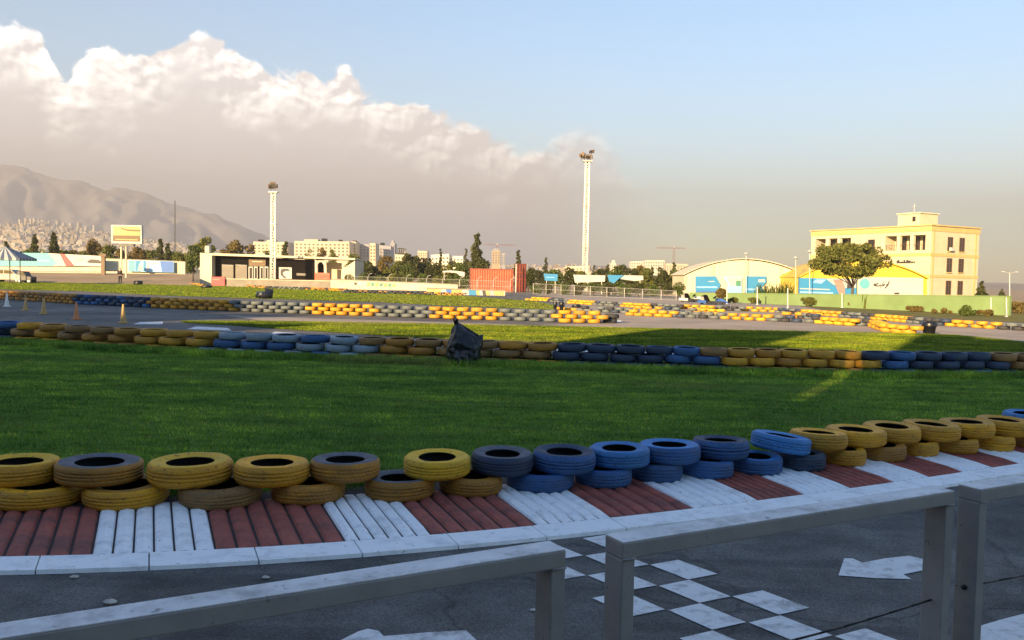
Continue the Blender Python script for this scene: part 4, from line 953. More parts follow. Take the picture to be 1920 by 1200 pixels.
for z, h in ((HB_ - .75, .62), (6.15, .42), (3.15, .38)):
    mb = MB(); mb.box(-.08, -.002, -.08, LL + .08, z, z + h); mb.box(-.002, RR + .08, -.08, -.002, z, z + h); mb.build('band', 'yband', t)
mb = MB(); mb.box(-.22, RR + .22, -.22, LL + .22, HB_ + .002, HB_ + .17); mb.build('roof_edge', 'yband', t)
for x in (RR - .95, .35):
    mb = MB(); mb.box(x, x + .35, -.06, -.003, .0, HB_ - .78); mb.build('pilaster', 'yband', t)
def bwin(face, a_, b_, z0, z1):
    mb = MB()
    if face == 'r':
        mb.box(a_, b_, -.045, -.003, z0, z1); w = mb.build('window', 'dark_glass', t); mb = MB()
        for f in (0, .5, 1): xx = a_ + (b_ - a_) * f; mb.box(xx - .06, xx + .06, -.09, -.048, z0, z1)
        mb.box(a_ + .06, b_ - .06, -.085, -.05, z0 + (z1 - z0) * .62, z0 + (z1 - z0) * .62 + .07); mb.build('frame', 'brownwin', w)
        mb = MB(); mb.box(a_ - .15, b_ + .15, -.16, -.003, z0 - .14, z0 - .003); mb.build('sill', 'yband', w)
    else:
        mb.box(-.045, -.003, a_, b_, z0, z1); w = mb.build('window', 'dark_glass', t); mb = MB()
        for f in (0, 1): yy = a_ + (b_ - a_) * f; mb.box(-.09, -.048, yy - .06, yy + .06, z0, z1)
        mb.build('frame', 'brownwin', w)
for px in (1775, 1797):
    s = spx(px)
    for z0, z1 in ((6.95, 8.95), (3.95, 5.95), (.75, 2.75)): bwin('r', s - .52, s + .52, z0, z1)
yy = tpx(1629); bwin('l', yy - .55, yy + .55, 6.6, 8.75)
mb = MB(); s = spx(1775); mb.box(s - .35, s + .35, -.55, -.17, 6.98, 7.45); mb.build('air_conditioner', 'whiteprint', t)
mb = MB(); rg = random.Random(2)                                 # dark lettering under the loggia
for q in range(13):
    y = tpx(1712) + (tpx(1677) - tpx(1712)) * q / 13; h = rg.choice((.25, .38, .25, .5)); mb.box(-.05, -.004, y + .03, y + rg.uniform(.18, .27), 5.15, 5.15 + h)
mb.build('lettering', 'steel_dark', t)
ya, yb = tpx(1703), tpx(1661); mb = MB(); mb.box(2.2, 6.2, ya + .4, yb + .3, HB_ + .172, HB_ + 2.05); rm = mb.build('rooftop_room', 'cream', t)
mb = MB(); mb.box(2.0, 6.4, ya + .2, yb + .5, HB_ + 2.052, HB_ + 2.2); mb.build('roof', 'cream2', rm)
mb = MB(); mb.box(2.15, 2.197, ya + 1.1, ya + 1.6, HB_ + .9, HB_ + 1.6); mb.build('window', 'dark_glass', rm)
mb = MB(); mb.tube((3, ya + 2, HB_ + 2.2), (3, ya + 2, HB_ + 3.6), .035); mb.tube((3, ya + 1.6, HB_ + 3.2), (3, ya + 2.5, HB_ + 3.2), .025); mb.build('aerial', 'galv', rm)
mb = MB(); s = spx(1738); mb.box(-2.6, -.1, 2.0, 4.4, 2.3, 2.55); mb.box(-2.5, -2.2, 2.1, 2.4, 0, 2.298); mb.build('porch', 'brown_sign', t)
mb = MB(); mb.box(-1.9, -.085, 2.5, 3.9, 0, 2.2); mb.build('doorway', 'yband', t)

# ------------------------------------------------------------------ arched halls
def arch(px0, ye0, px1, ye1, rise, n=24):
    return [(px0 + (px1 - px0) * i / n, ye0 + (ye1 - ye0) * i / n - rise * (1 - (2 * i / n - 1) ** 2)) for i in range(n + 1)]
dep = 116
t = thing('arched_hall', 'cream arched hall with blue printed panels on its front', 'hall', GD(1390, dep)); og = t.location.copy()
A1 = arch(1284, 516, 1497, 512, 26)
mb = MB(); slab(mb, A1 + [(1497, None), (1284, None)], dep, 9); mb.build('wall', 'cream2', t, origin=og)
R0 = [X(*p, dep) for p in arch(1281, 516, 1500, 512, 27.5)]; R1 = [X(*p, dep) for p in arch(1281, 514.6, 1500, 510.6, 27.0)]
mb = MB()
for i in range(len(R0) - 1):
    mb.prism([R0[i] + Vector((0, -.35, .03)), R0[i + 1] + Vector((0, -.35, .03)), R0[i + 1] + Vector((0, -.35, .12)), R0[i] + Vector((0, -.35, .12))], (0, 9.6, 0))
mb.build('roof', 'cream2', t, origin=og)
mb = MB()
for i in range(1, len(R0) - 1): mb.box(R0[i].x - .05, R0[i].x + .05, dep - .3, dep - .15, R0[i].z + .121, R0[i].z + .22)
mb.build('roof_bolts', 'galv', t, origin=og)
for px in (1284.5, 1336, 1397, 1464, 1495):
    mb = MB(); p = X(px, 520, dep); z = np.interp(px, [q[0] for q in A1], [X(*q, dep).z for q in A1]); mb.box(p.x - .14, p.x + .14, dep - .16, dep - .004, 0, z - .12); mb.build('column', 'cream', t, origin=og)
dep2 = 108
t2 = thing('arched_hall', 'second arched hall with a bright yellow roof, half hidden by the round tree', 'hall', GD(1618, dep2)); og2 = t2.location.copy()
A2 = arch(1500, 520, 1738, 524, 32)
mb = MB(); slab(mb, A2 + [(1738, None), (1500, None)], dep2, 11); mb.build('wall', 'yroof', t2, origin=og2)
R0 = [X(*p, dep2) for p in arch(1498, 520, 1740, 524, 33)]; mb = MB()
for i in range(len(R0) - 1):
    mb.prism([R0[i] + Vector((0, -.25, .03)), R0[i + 1] + Vector((0, -.25, .03)), R0[i + 1] + Vector((0, -.25, .17)), R0[i] + Vector((0, -.25, .17))], (0, 11.5, 0))
mb.build('roof', 'yroof', t2, origin=og2)
def banner(name, label, dep, pieces, th=.05, group=None, cat='banner', post=None):
    """pieces: (part name, material, outline in front, how far proud)"""
    p0 = pieces[0]; cx = sum(p[0] for p in p0[2]) / len(p0[2]); og = GD(cx, dep)
    t = thing(name, label, cat, og, 0, group)
    for nm, m, pts, pr in pieces:
        mb = MB(); slab(mb, pts, dep - pr, th if pr == 0 else max(.004, pr * .6)); mb.build(nm, m, t, origin=og)
    if post:
        for px, yt in post:
            mb = MB(); p = GD(px, dep + .1); mb.tube(p, X(px, yt, dep + .1), .05); mb.build('post', 'galv', t, origin=og)
    return t
def R4(x0, y0, x1, y1): return [(x0, y0), (x1, y0), (x1, y1), (x0, y1)]
D1 = dep - .3
banner('hall_panel', 'azure printed panel with a slanted end on the left of the arched hall', D1, [('print', 'azure', [(1304, 518), (1342, 518), (1351, 534), (1345, 548), (1304, 548)], 0), ('pale_line', 'skyprint', R4(1306, 537, 1345, 540), .03), ('pale_line', 'whiteprint', R4(1328, 527, 1340, 528.5), .03), ('base_strip', 'deepblue', R4(1306, 545, 1343, 547.5), .03)], .06, 'printed panels on the hall front')
banner('hall_panel', 'pale printed panel with a green patch in the middle of the arched hall', D1, [('print', 'skyprint', [(1356, 519), (1391, 519), (1391, 549), (1360, 549), (1366, 534)], 0), ('photo', 'whiteprint', [(1362, 520), (1390, 520), (1390, 536), (1370, 536)], .03), ('patch', 'greenprint', R4(1380, 526, 1389, 536), .06)], .06, 'printed panels on the hall front')
banner('hall_panel', 'azure printed panel behind the reeds on the right of the arched hall', D1, [('print', 'azure', [(1399, 518), (1437, 518), (1437, 530), (1428, 538), (1436, 549), (1396, 549)], 0), ('pale_line', 'skyprint', R4(1398, 541, 1425, 544), .03), ('pale_line', 'whiteprint', R4(1422, 524, 1434, 529), .03)], .06, 'printed panels on the hall front')
D2 = dep2 - .4
banner('long_banner', 'blue banner with a pink diagonal behind the round tree trunk', D2, [('print', 'azure', [(1497, 521), (1606, 523), (1606, 555), (1497, 552)], 0), ('pale_line', 'whiteprint', [(1500, 540), (1556, 542), (1556, 544), (1500, 542)], .03), ('pale_line', 'skyprint', [(1500, 546), (1562, 548), (1562, 551), (1500, 549)], .03),
       ('cloud', 'skyprint', [(1530, 524), (1550, 524), (1540, 532), (1524, 530)], .03), ('white_field', 'whiteprint', [(1549, 523), (1605, 524), (1605, 540), (1582, 540), (1562, 533)], .04), ('pink_diagonal', 'pinkprint', [(1562, 524), (1578, 524), (1584, 536), (1584, 553), (1574, 552)], .07), ('dark_shape', 'blackprint', [(1589, 530), (1596, 529), (1598, 540), (1588, 541)], .07)], .06)
wb = banner('long_banner', 'big white banner with a teal disc and dark script right of the tree trunk', D2, [('print', 'whiteprint', [(1608, 519), (1731, 521), (1731, 555), (1608, 554)], 0),
       ('disc', 'turq', [(1621.5 + 9.5 * math.cos(a), 532 + 9.5 * math.sin(a)) for a in np.linspace(0, 6.28, 25)[:-1]], .03), ('pale_line', 'greyprint', [(1638, 547.5), (1670, 548), (1670, 549), (1638, 548.5)], .03), ('pale_line', 'greyprint', [(1684, 527), (1728, 527.8), (1728, 528.6), (1684, 527.8)], .03), ('pale_line', 'greyprint', [(1684, 548), (1728, 548.6), (1728, 549.4), (1684, 548.8)], .03), ('dark_mark', 'blackprint', R4(1677, 548.5, 1686, 551.5), .05)], .06, post=[(1712, 556)])
# script on the white banner, drawn as pen strokes
mb = MB()
def stroke(pts, w, dep):
    for (x0, y0), (x1, y1) in zip(pts, pts[1:]):
        dx, dy = x1 - x0, y1 - y0; l = math.hypot(dx, dy); nx, ny = -dy / l * w / 2, dx / l * w / 2
        slab(mb, [(x0 + nx, y0 + ny), (x1 + nx, y1 + ny), (x1 - nx, y1 - ny), (x0 - nx, y0 - ny)], dep, .02)
for pts in ([(1667.5, 527.5), (1665, 534), (1664, 536.5)], [(1663.5, 532), (1662.5, 537), (1659, 540.5)], [(1659, 532.5), (1656.5, 535.5), (1652, 536)], [(1655, 531), (1656, 535)], [(1652, 533.5), (1649, 536), (1645, 536), (1640, 535.5)], [(1647, 530.5), (1643, 533), (1641, 536), (1638.5, 534), (1640, 532), (1643, 533)], [(1650, 538.5), (1651.4, 538.5)], [(1656, 529), (1657.4, 529)]):
    stroke(pts, 1.7, D2 - .07)
mb.build('script', 'steel_dark', wb, origin=wb.location)

# ------------------------------------------------------------------ green wall, posts, lamps on the right
a_, b_ = G(1292, 563), G(1892, 592); d_ = (b_ - a_); Lw = d_.length
t = thing('green_wall', 'long low light green wall below the halls and the three storey building', 'wall', a_, math.atan2(d_.y, d_.x))
mb = MB(); mb.prism([(0, 0, 0), (Lw, 0, 0), (Lw, 0, 1.24), (0, 0, .72)], (0, .2, 0)); mb.build('wall', 'green_wall', t); mb = MB(); mb.prism([(-.03, -.04, .723), (Lw + .03, -.04, 1.243), (Lw + .03, -.04, 1.30), (-.03, -.04, .78)], (0, .28, 0)); mb.build('coping', 'green_wall', t)
def post(px, yt, yb, r, label, cat='post', name='steel_post', m='galv', arm=None, group='thin posts along the right side'):
    b = G(px, yb); t = thing(name, label, cat, b, 0, group); tp = X(px, yt, b.y); mb = MB(); mb.tube((0, 0, 0), tp - b, r, r * .8); mb.build('pole', m, t)
    mb = MB(); mb.tube((0, 0, 0), (0, 0, .04), r * 2.2); mb.build('base', m, t)
    if arm:
        for sx in arm:
            mb = MB(); e = tp - b; mb.tube(e, e + Vector((sx, 0, .15)), r * .5); mb.box(e.x + sx - .25, e.x + sx + .25, -.1, .1, e.z + .1, e.z + .24); mb.build('lamp_head', 'steel_dark', t)
    return t
post(1477, 540, 578, .05, 'thin white post in front of the reeds'); post(1579, 550, 577, .06, 'thin white post right of the round tree trunk'); post(1858, 558, 592, .05, 'thin post near the right end of the green wall'); post(1887, 558, 594, .05, 'thin post at the very end of the green wall')
post(1363, 536, 570, .05, 'thin post beside the brown dry shrub'); post(1420, 538, 571, .06, 'pale post in front of the azure panel and reeds')
for px, yt, lb in ((1399, 478, 'lamp post rising above the crown of the arched hall'), (1492, 486, 'lamp post above the right shoulder of the arched hall'), (1518, 474, 'lamp post against the left edge of the three storey building')):
    b = GD(px, 106 if px != 1399 else 115); t = thing('lamp_post', lb, 'lamp post', b, 0, 'lamp posts by the halls'); tp = X(px, yt, b.y) - b
    mb = MB(); mb.tube((0, 0, 0), tp, .045, .035); mb.build('pole', 'galv', t)
    mb = MB(); mb.lathe([(.02, .30), (.2, .2), (.30, .0), (.12, -.12), (.02, -.14)], 10, tp + Vector((0, 0, .1))); mb.build('lamp_head', 'greyprint', t)
b = GD(1893, 180); t = thing('street_lamp', 'far double armed street lamp against the sky at right', 'street lamp', b); tp = X(1893, 512, 180) - b
mb = MB(); mb.tube((0, 0, 0), tp, .12, .07); mb.build('pole', 'galv', t)
for sx in (-1.4, 1.4):
    mb = MB(); mb.tube(tp, tp + Vector((sx, 0, .25)), .05); mb.box(tp.x + sx - .35, tp.x + sx + .35, -.12, .12, tp.z + .2, tp.z + .34); mb.build('lamp_head', 'galv', t)

# ------------------------------------------------------------------ wire fences
def fence(name, label, posts, top, dep_f, arm=False):
    b = GD(posts[0], dep_f(posts[0])); t = thing(name, label, 'fence', b); P = []
    for px in posts:
        d = dep_f(px); g = GD(px, d); tp = X(px, top(px), d); P.append((g, tp))
        mb = MB(); mb.tube(g, tp, .032, n=7)
        if arm:
            mb.tube(tp, tp + Vector((.25, -.1, .35)), .03, n=6); mb.tube(tp + Vector((.25, -.1, .35)), tp + Vector((.6, -.2, .42)), .03, n=6)
        mb.build('post', 'galv', t, smooth=True, origin=b)
    mb = MB()
    for (g0, t0), (g1, t1) in zip(P, P[1:]):
        for f in ((.97, .5, .06)): mb.tube(g0.lerp(t0, f), g1.lerp(t1, f), .015, n=5)
    mb.build('rail', 'galv', t, origin=b)
    mb = MB()
    for (g0, t0), (g1, t1) in zip(P, P[1:]):
        n = max(4, int((g1 - g0).length / .28)); hgt = (t0 - g0).length
        for i in range(n):
            p = g0.lerp(g1, i / n)
            mb.beam(p + Vector((0, 0, .05)), g0.lerp(g1, min(1, i / n + .45)) + Vector((0, 0, hgt * .96)), .005, .005)
            mb.beam(p + Vector((0, 0, hgt * .96)), g0.lerp(g1, min(1, i / n + .45)) + Vector((0, 0, .05)), .005, .005)
    mb.build('mesh', 'galv', t, origin=b); return t
fence('wire_fence', 'pale wire fence on posts in front of the dark hedge right of the container', [1000, 1024, 1052, 1077, 1107, 1138, 1171, 1205, 1240, 1268], lambda x: np.interp(x, [1000, 1270], [531, 545]), lambda x: float(np.interp(x, [1000, 1270], [99, 80])))
fence('wire_fence', 'pale wire fence with bent-over post tops in front of the green hedge', [652, 690, 728, 762, 800, 830, 862, 895, 925, 957], lambda x: np.interp(x, [650, 960], [517, 527]), lambda x: float(np.interp(x, [650, 960], [120, 108])), True)

# ------------------------------------------------------------------ floodlight masts
def mast(label, px, ytop, wpx, dep, kind):
    b = GD(px, dep); t = thing('floodlight_mast', label, 'floodlight mast', b, 0, 'tall white floodlight masts'); hh = X(px, ytop, dep).z; w = wpx * dep / F
    mb = MB(); cs = [(w * .5, 0), (-w * .5, 0), (0, w * .7)]
    for x, y in cs: mb.tube((x, y, 0), (x * .78, y * .78, hh), .13, .11, 7)
    mb.build('leg_tubes', 'mast_white', t, smooth=True)
    mb = MB(); n = int(hh / .75)
    for i in range(n):
        z0, z1 = hh * i / n, hh * (i + 1) / n; f0, f1 = 1 - .22 * i / n, 1 - .22 * (i + 1) / n
        for q in range(3):
            p, r_ = cs[q], cs[(q + 1) % 3]
            if i % 2: p, r_ = r_, p
            mb.tube((p[0] * f0, p[1] * f0, z0), (r_[0] * f1, r_[1] * f1, z1), .055, n=5, cap=False)
            mb.tube((cs[q][0] * f0, cs[q][1] * f0, z0), (cs[(q + 1) % 3][0] * f0, cs[(q + 1) % 3][1] * f0, z0), .045, n=5, cap=False)
    mb.build('bracing', 'mast_white', t)
    mb = MB()
    for z in np.arange(.5, hh - .3, .42): mb.box(-.2, .2, -.06, -.02, z, z + .05)
    for sx in (-.22, .22): mb.box(sx - .025, sx + .025, -.07, -.01, .2, hh - .1)
    mb.build('ladder', 'mast_white', t)
    mb = MB()
    for z in (hh * .34, hh * .66): mb = MB(); mb.box(-w * .62, w * .62, -.2, w * .75, z, z + .14); mb.build('collar', 'galv', t)
    mb = MB(); mb.box(-w * .9, w * .9, -.35, w * .9, hh, hh + .16); mb.build('platform', 'galv', t)
    for (x, z, rz, tl) in kind:
        mb = MB(); mb.tube((0, 0, 0), (0, 0, .5), .06, n=6); mb.prism([(-.42, -.2, .4), (.42, -.2, .4), (.36, .22, .5), (-.36, .22, .5)], (0, .06, .55)); o = mb.build('floodlight', 'brown_sign' if z < .9 else 'steel_dark', t)
        o.location = (x, -.2, hh + .16 + z); o.rotation_euler = (tl, 0, rz)
        mb = MB(); mb.prism([(-.36, -.225, .46), (.36, -.225, .46), (.33, -.16, .88), (-.33, -.16, .88)], (0, -.02, 0)); c = mb.build('lens', 'dark_glass', o)
    return t
mast('tallest white lattice floodlight mast, standing right of the red container', 1096, 303, 9.5, 140, [(-1.1, .0, .7, .2), (-.55, -.15, .2, .1), (0, -.1, -.1, .3), (.4, -.2, -.4, .1), (-.9, .3, 1.2, .3), (.5, .75, -.9, -.2)])
mast('shorter white lattice floodlight mast, in front of the black fronted building', 511.5, 361, 9, 128, [(-.35, .0, .4, .2), (.3, .0, -.4, .1), (0, .3, 0, .2)])
b = GD(328, 900); t = thing('radio_mast', 'thin dark far mast standing alone above the houses at left', 'mast', b); hh = X(328, 376, 900).z
mb = MB()
for x, y in ((.7, 0), (-.7, 0), (0, 1.2)): mb.tube((x, y, 0), (x * .7, y * .7, hh), .30, .22, 5)
mb.build('legs', 'steel_dark', t); mb = MB()
for i in range(24): mb.beam((-.7 if i % 2 else .7, 0, hh * i / 24), (.7 if i % 2 else -.7, 0, hh * (i + 1) / 24), .16, .16)
mb.build('bracing', 'steel_dark', t)

# ------------------------------------------------------------------ red shipping container with an open end
dep = 113; og = GD(922, dep); t = thing('shipping_container', 'rust red shipping container standing behind the yellow and blue barrier', 'container', og)
p0, p1 = X(881, 503, dep), X(963, 505, dep); x0, x1 = p0.x - og.x, p1.x - og.x; hz = p0.z
mb = MB(); n = 34                                                # corrugated side
prof = []
for i in range(n + 1):
    x = x0 + .18 + (x1 - x0 - .36) * i / n; prof += [(x, (.0 if i % 2 else .07))]
for (xa, ya), (xb, yb) in zip(prof, prof[1:]): mb.add([(xa, ya, .15), (xb, yb, .15), (xb, yb, hz - .14), (xa, ya, hz - .14)], [(0, 1, 2, 3)])
mb.build('corrugated_side', 'red_steel', t)
mb = MB(); mb.box(x0 + .06, x1 - .06, .09, 2.42, .15, hz - .1); mb.build('body', 'red_steel', t)
mb = MB()
for z0, z1 in ((0, .15), (hz - .14, hz)): mb.box(x0, x1, -.02, .085, z0, z1)
for x in (x0, x1 - .17): mb.box(x, x + .17, -.03, .088, .151, hz - .141)
mb.build('frame', 'red_dark', t)
for px, yt, al in ((975, 494, -.25),):                            # open door leaf, taller frame beyond
    p = X(965, yt, dep); q = X(987, yt - 2, dep + 1.2); mb = MB()
    a0, a1 = Vector((p.x - og.x + .06, -.05, 0)), Vector((q.x - og.x, 1.1, 0)); zt = p.z
    mb.prism([a0 + Vector((0, 0, .05)), a1 + Vector((0, 0, .05)), a1 + Vector((0, 0, zt)), a0 + Vector((0, 0, zt))], (.02, .06, 0)); dr = mb.build('open_door', 'red_dark', t)
    mb = MB()
    for f in (.2, .45, .7, .9): c_ = a0.lerp(a1, f) + Vector((0, -.06, 0)); mb.tube(c_ + Vector((0, 0, .1)), c_ + Vector((0, 0, zt - .1)), .03, n=6)
    for z in (.8, 1.7, 2.6): mb.beam(a0 + Vector((0, -.05, z)), a1 + Vector((0, -.05, z)), .05, .08)
    mb.build('locking_bar', 'red_steel', dr)
mb = MB(); g = GD(967, dep - 1); mb.tube((g.x - og.x, -1, 0), (g.x - og.x, -1, 3.7), .07); mb.build('side_post', 'galv', t)

# ------------------------------------------------------------------ low black fronted building
dep = 133; og = GD(520, dep); t = thing('club_building', 'long low building with black front and thin pale roof slab behind the left mast', 'building', og)
def part(nm, m, pts, pr=0, th=.1, parent=None, d=None):
    mb = MB(); slab(mb, pts, (d or dep) - pr, th); return mb.build(nm, m, parent or t, origin=og)
part('end_wall', 'cream2', [(375, 474), (397, 475), (397, None), (375, None)], 0, 9)
part('front_wall', 'black_clad', [(397.2, 479), (590, 488), (590, None), (397.2, None)], -1.6, 8)
part('roof_slab', 'cream2', [(397.2, 474.5), (665.5, 484), (665.5, 487.4), (397.2, 478.8)], 0, 9)
part('vent', 'cream2', [(384, 461), (392, 461), (392, 473.6), (384, 473.6)], -1, 1.0)
part('end_wall', 'cream2', [(640, 506), (652, 498), (665.3, 489), (665.3, None), (640, None)], 0, 8)
part('pillar', 'cream2', [(590.4, 488), (595, 488.2), (595, None), (590.4, None)], -.2, .5); part('pillar', 'cream2', [(607, 488.4), (611.5, 488.6), (613, None), (608, None)], -.2, .5)
part('arch_panel', 'cream2', [(595.2, 488.3), (606.8, 488.5), (606.8, 497), (604, 492), (601, 491), (598, 492), (595.2, 497)], -.3, .3)
part('back_wall', 'pale_wall', [(612, 492), (640, 493), (640, None), (612, None)], -5, .4)
s_ = part('sign_panel', 'brown_sign', [(466.5, 485), (498, 486), (498, 499.5), (466.5, 499)], -1.45, .12); part('lettering', 'pale_wall', [(473, 489.5), (492, 490), (492, 491.5), (473, 491)], -1.42, .02, s_)
for x0_, x1_ in ((416, 437.5), (441.5, 463)):
    w = part('shutter', 'beige_shutter', [(x0_, 497), (x1_, 498), (x1_, 524), (x0_, 523)], -1.5, .08); part('frame', 'greyprint', [(x0_, 496), (x1_, 497), (x1_, 498), (x0_, 497)], -1.46, .05, w)
for x0_, x1_ in ((466, 474), (476, 483), (487, 494), (496, 503)):
    w = part('glass_door', 'whiteprint', [(x0_, 499.8), (x1_, 500), (x1_, 524), (x0_, 524)], -1.5, .06); part('pane', 'dark_glass', [(x0_ + 1.6, 502), (x1_ - 1.6, 502), (x1_ - 1.6, 522), (x0_ + 1.6, 522)], -1.46, .03, w)
w = part('poster', 'whiteprint', [(523, 501), (547, 501.6), (547, 523), (523, 522.5)], -1.5, .05)
part('dark_swoosh', 'blackprint', [(526, 506), (531, 503.5), (540, 504), (544, 508), (535, 508), (530, 511), (531, 516), (538, 521), (532, 521), (526, 515)], -1.46, .02, w)
part('notice', 'beige_shutter', [(556, 512), (574, 512.6), (574, 517), (556, 516.4)], -1.5, .05)
banner('advert_board', 'orange red advertising board right of the black fronted building', 118, [('board', 'orange_red', [(590, 511), (618, 512), (618, None), (590, None)], 0), ('slats', 'redprint', [(591, 517), (617, 518), (617, 519), (591, 518)], .04), ('edge', 'pinkprint', [(591, 512.2), (617, 513.2), (617, 514), (591, 513)], .04)], .12, cat='board')
banner('advert_board', 'small red board lying low in front of the black fronted building', 116, [('board', 'redprint', [(396, 519), (421, 519), (421, None), (396, None)], 0), ('stripe', 'pinkprint', R4(399, 523, 412, 525), .04)], .4, cat='board')

# ------------------------------------------------------------------ low barriers in front
def lowwall(label, x0, y0, x1, y1, yb, dep, m='pale_wall', name='low_wall', cat='wall', th=.35, parts=()):
    og = GD((x0 + x1) / 2, dep); t = thing(name, label, cat, og); mb = MB(); slab(mb, [(x0, y0), (x1, y1), (x1, None), (x0, None)], dep, th); mb.build('wall', m, t, origin=og)
    mb = MB(); a_, b_ = X(x0, y0, dep), X(x1, y1, dep); mb.prism([a_ + Vector((0, -.05, .003)), b_ + Vector((0, -.05, .003)), b_ + Vector((0, -.05, .1)), a_ + Vector((0, -.05, .1))], (0, th + .1, 0)); mb.build('coping', 'concrete' if m != 'concrete' else 'pale_wall', t, origin=og)
    for nm, mm, pts in parts:
        mb = MB(); slab(mb, pts, dep - .03, .025); mb.build(nm, mm, t, origin=og)
    return t
lowwall('low grey concrete wall in front of the black fronted building', 425, 523.5, 642, 528, None, 112, 'concrete')
lowwall('low cream wall with yellow and dark painted patches left of the red container', 620, 524, 858, 534, None, 110, 'pale_wall', parts=[('painted_patch', 'blackprint', [(664, 529.5), (669, 529.7), (669, 534), (664, 533.8)]), ('painted_patch', 'whiteprint', [(671, 528), (680, 528.4), (680, 535), (671, 534.8)])] +
        [('painted_patch', ('yelprint', 'greenprint')[i % 2], [(688 + i * 8, 530 + i * .35), (694 + i * 8, 530.2 + i * .35), (692 + i * 8, 536.5 + i * .3), (688 + i * 8, 536 + i * .3)]) for i in range(7)])
pp = []
xs_ = [800, 826, 836, 846, 866, 878, 892, 898, 904, 910, 917, 926, 944]; cl_ = ['yelprint', 'whiteprint', 'deepblue', 'yelprint', 'whiteprint', 'azure', 'yelprint', 'whiteprint', 'steel_dark', 'yelprint', 'greyprint', 'yelprint']
for i in range(12):
    x0_, x1_ = xs_[i], xs_[i + 1]; f0, f1 = (x0_ - 800) / 144, (x1_ - 800) / 144
    pp.append(('painted_block', cl_[i], [(x0_ + .2, 541.2 + f0 * 5), (x1_, 541.2 + f1 * 5), (x1_ + 2, 551.5 + f1 * 6), (x0_ + 2.2, 551.5 + f0 * 6)]))
lowwall('low safety barrier painted in yellow, white and blue blocks before the red container', 800, 541, 947, 546, None, 88, 'pale_wall', 'safety_barrier', 'barrier', parts=pp)

# boards above the dark hedge
banner('advert_board', 'small azure board above the hedge left of the tall mast', 112, [('board', 'azure', [(1019, 513), (1046, 514), (1045, 527), (1022, 526)], 0), ('pale_line', 'skyprint', [(1024, 519), (1040, 519.6), (1040, 521), (1024, 520.4)], .03)], .1, cat='board', post=[(1025, 525), (1041, 526)])
banner('advert_board', 'white board above the hedge behind the foot of the tall mast', 113, [('board', 'whiteprint', [(1075, 515), (1135, 516.5), (1134, 528), (1078, 530)], 0), ('pale_line', 'greyprint', [(1090, 520), (1120, 521), (1120, 522), (1090, 521)], .03)], .1, cat='board', post=[(1083, 528), (1128, 528)])
banner('advert_board', 'azure board with slanted right end above the hedge right of the mast', 112, [('board', 'azure', [(1139, 515.5), (1170, 516), (1160, 523), (1151, 531), (1143, 531)], 0), ('white_end', 'whiteprint', [(1171, 516), (1206, 517), (1206, 525), (1190, 527), (1163, 523)], 0)], .1, cat='board', post=[(1146, 530), (1200, 525)])
banner('white_canopy', 'small white curved canopy behind the green hedge left of the container', 131, [('canopy', 'whiteprint', [(830, 508), (845, 507), (860, 508.5), (871, 510), (871, 518), (862, 517), (856, 512), (840, 510.5), (830, 511)], 0)], 1.6, cat='canopy', post=[(833, 511), (868, 517)])

# ------------------------------------------------------------------ left side: long banner wall, billboard, cream wall
dep = 136
banner('long_banner', 'long turquoise and white banner with a red diagonal at far left', dep, [('print', 'turq', [(-160, 472), (90, 474.5), (106, 494), (98, 499), (-160, 499)], 0), ('white_stripe', 'whiteprint', [(90.3, 474.5), (112, 476), (124, 499), (98.4, 499), (106.3, 494)], 0), ('red_diagonal', 'redprint', [(112.3, 476), (121, 476.4), (139, 498.5), (124.3, 499)], 0),
       ('white_field', 'whiteprint', [(121.3, 476.4), (192, 480), (192, 499.5), (139.3, 498.5)], 0), ('grey_car_print', 'greyprint', [(140, 487), (146, 484), (156, 484), (160, 488), (140, 490)], .03), ('dark_car_print', 'blackprint', [(163, 490), (170, 486), (184, 487), (191, 491), (188, 494), (166, 493)], .03), ('pale_line', 'skyprint', [(52, 487), (92, 488), (94, 490), (52, 489)], .03)], .1)
lowwall('long pale wall with an orange painted foot below the turquoise banner', -160, 499.3, 196, 501.5, None, 135, 'pale_wall', parts=[('painted_foot', 'pinkprint', [(-160, 505), (196, 509), (196, 511), (-160, 507.5)])])
lowwall('tall cream boundary wall behind the billboard carrying the blue banner', 197, 485, 347, 491, None, 138.5, 'cream2', th=.4)
banner('wall_banner', 'pale blue banner with white shapes hung on the cream wall', 137.9, [('print', 'skyprint', [(240, 487.5), (326, 490), (326, 511), (240, 509)], 0), ('left_fade', 'turq', [(241, 488), (252, 488.3), (252, 508.8), (241, 508.6)], .03), ('right_field', 'deepblue', [(300, 489.8), (325, 490.4), (325, 510.4), (304, 509.8)], .03),
       ('dark_shape', 'azure', [(254, 489), (264, 489.2), (260, 496), (266, 504), (262, 509), (254, 508)], .03), ('dark_shape', 'azure', [(269, 489.4), (273, 489.4), (273, 508.6), (269, 508.4)], .03), ('white_shape', 'whiteprint', [(261, 496), (267, 496.5), (267, 507), (258, 507.5)], .05), ('white_shape', 'whiteprint', [(282, 492), (298, 492.6), (298, 495), (282, 494.6)], .05), ('white_shape', 'whiteprint', [(275, 490), (279, 490), (279, 507), (275, 507)], .05)], .05)
dep = 126; og = GD(236, dep)
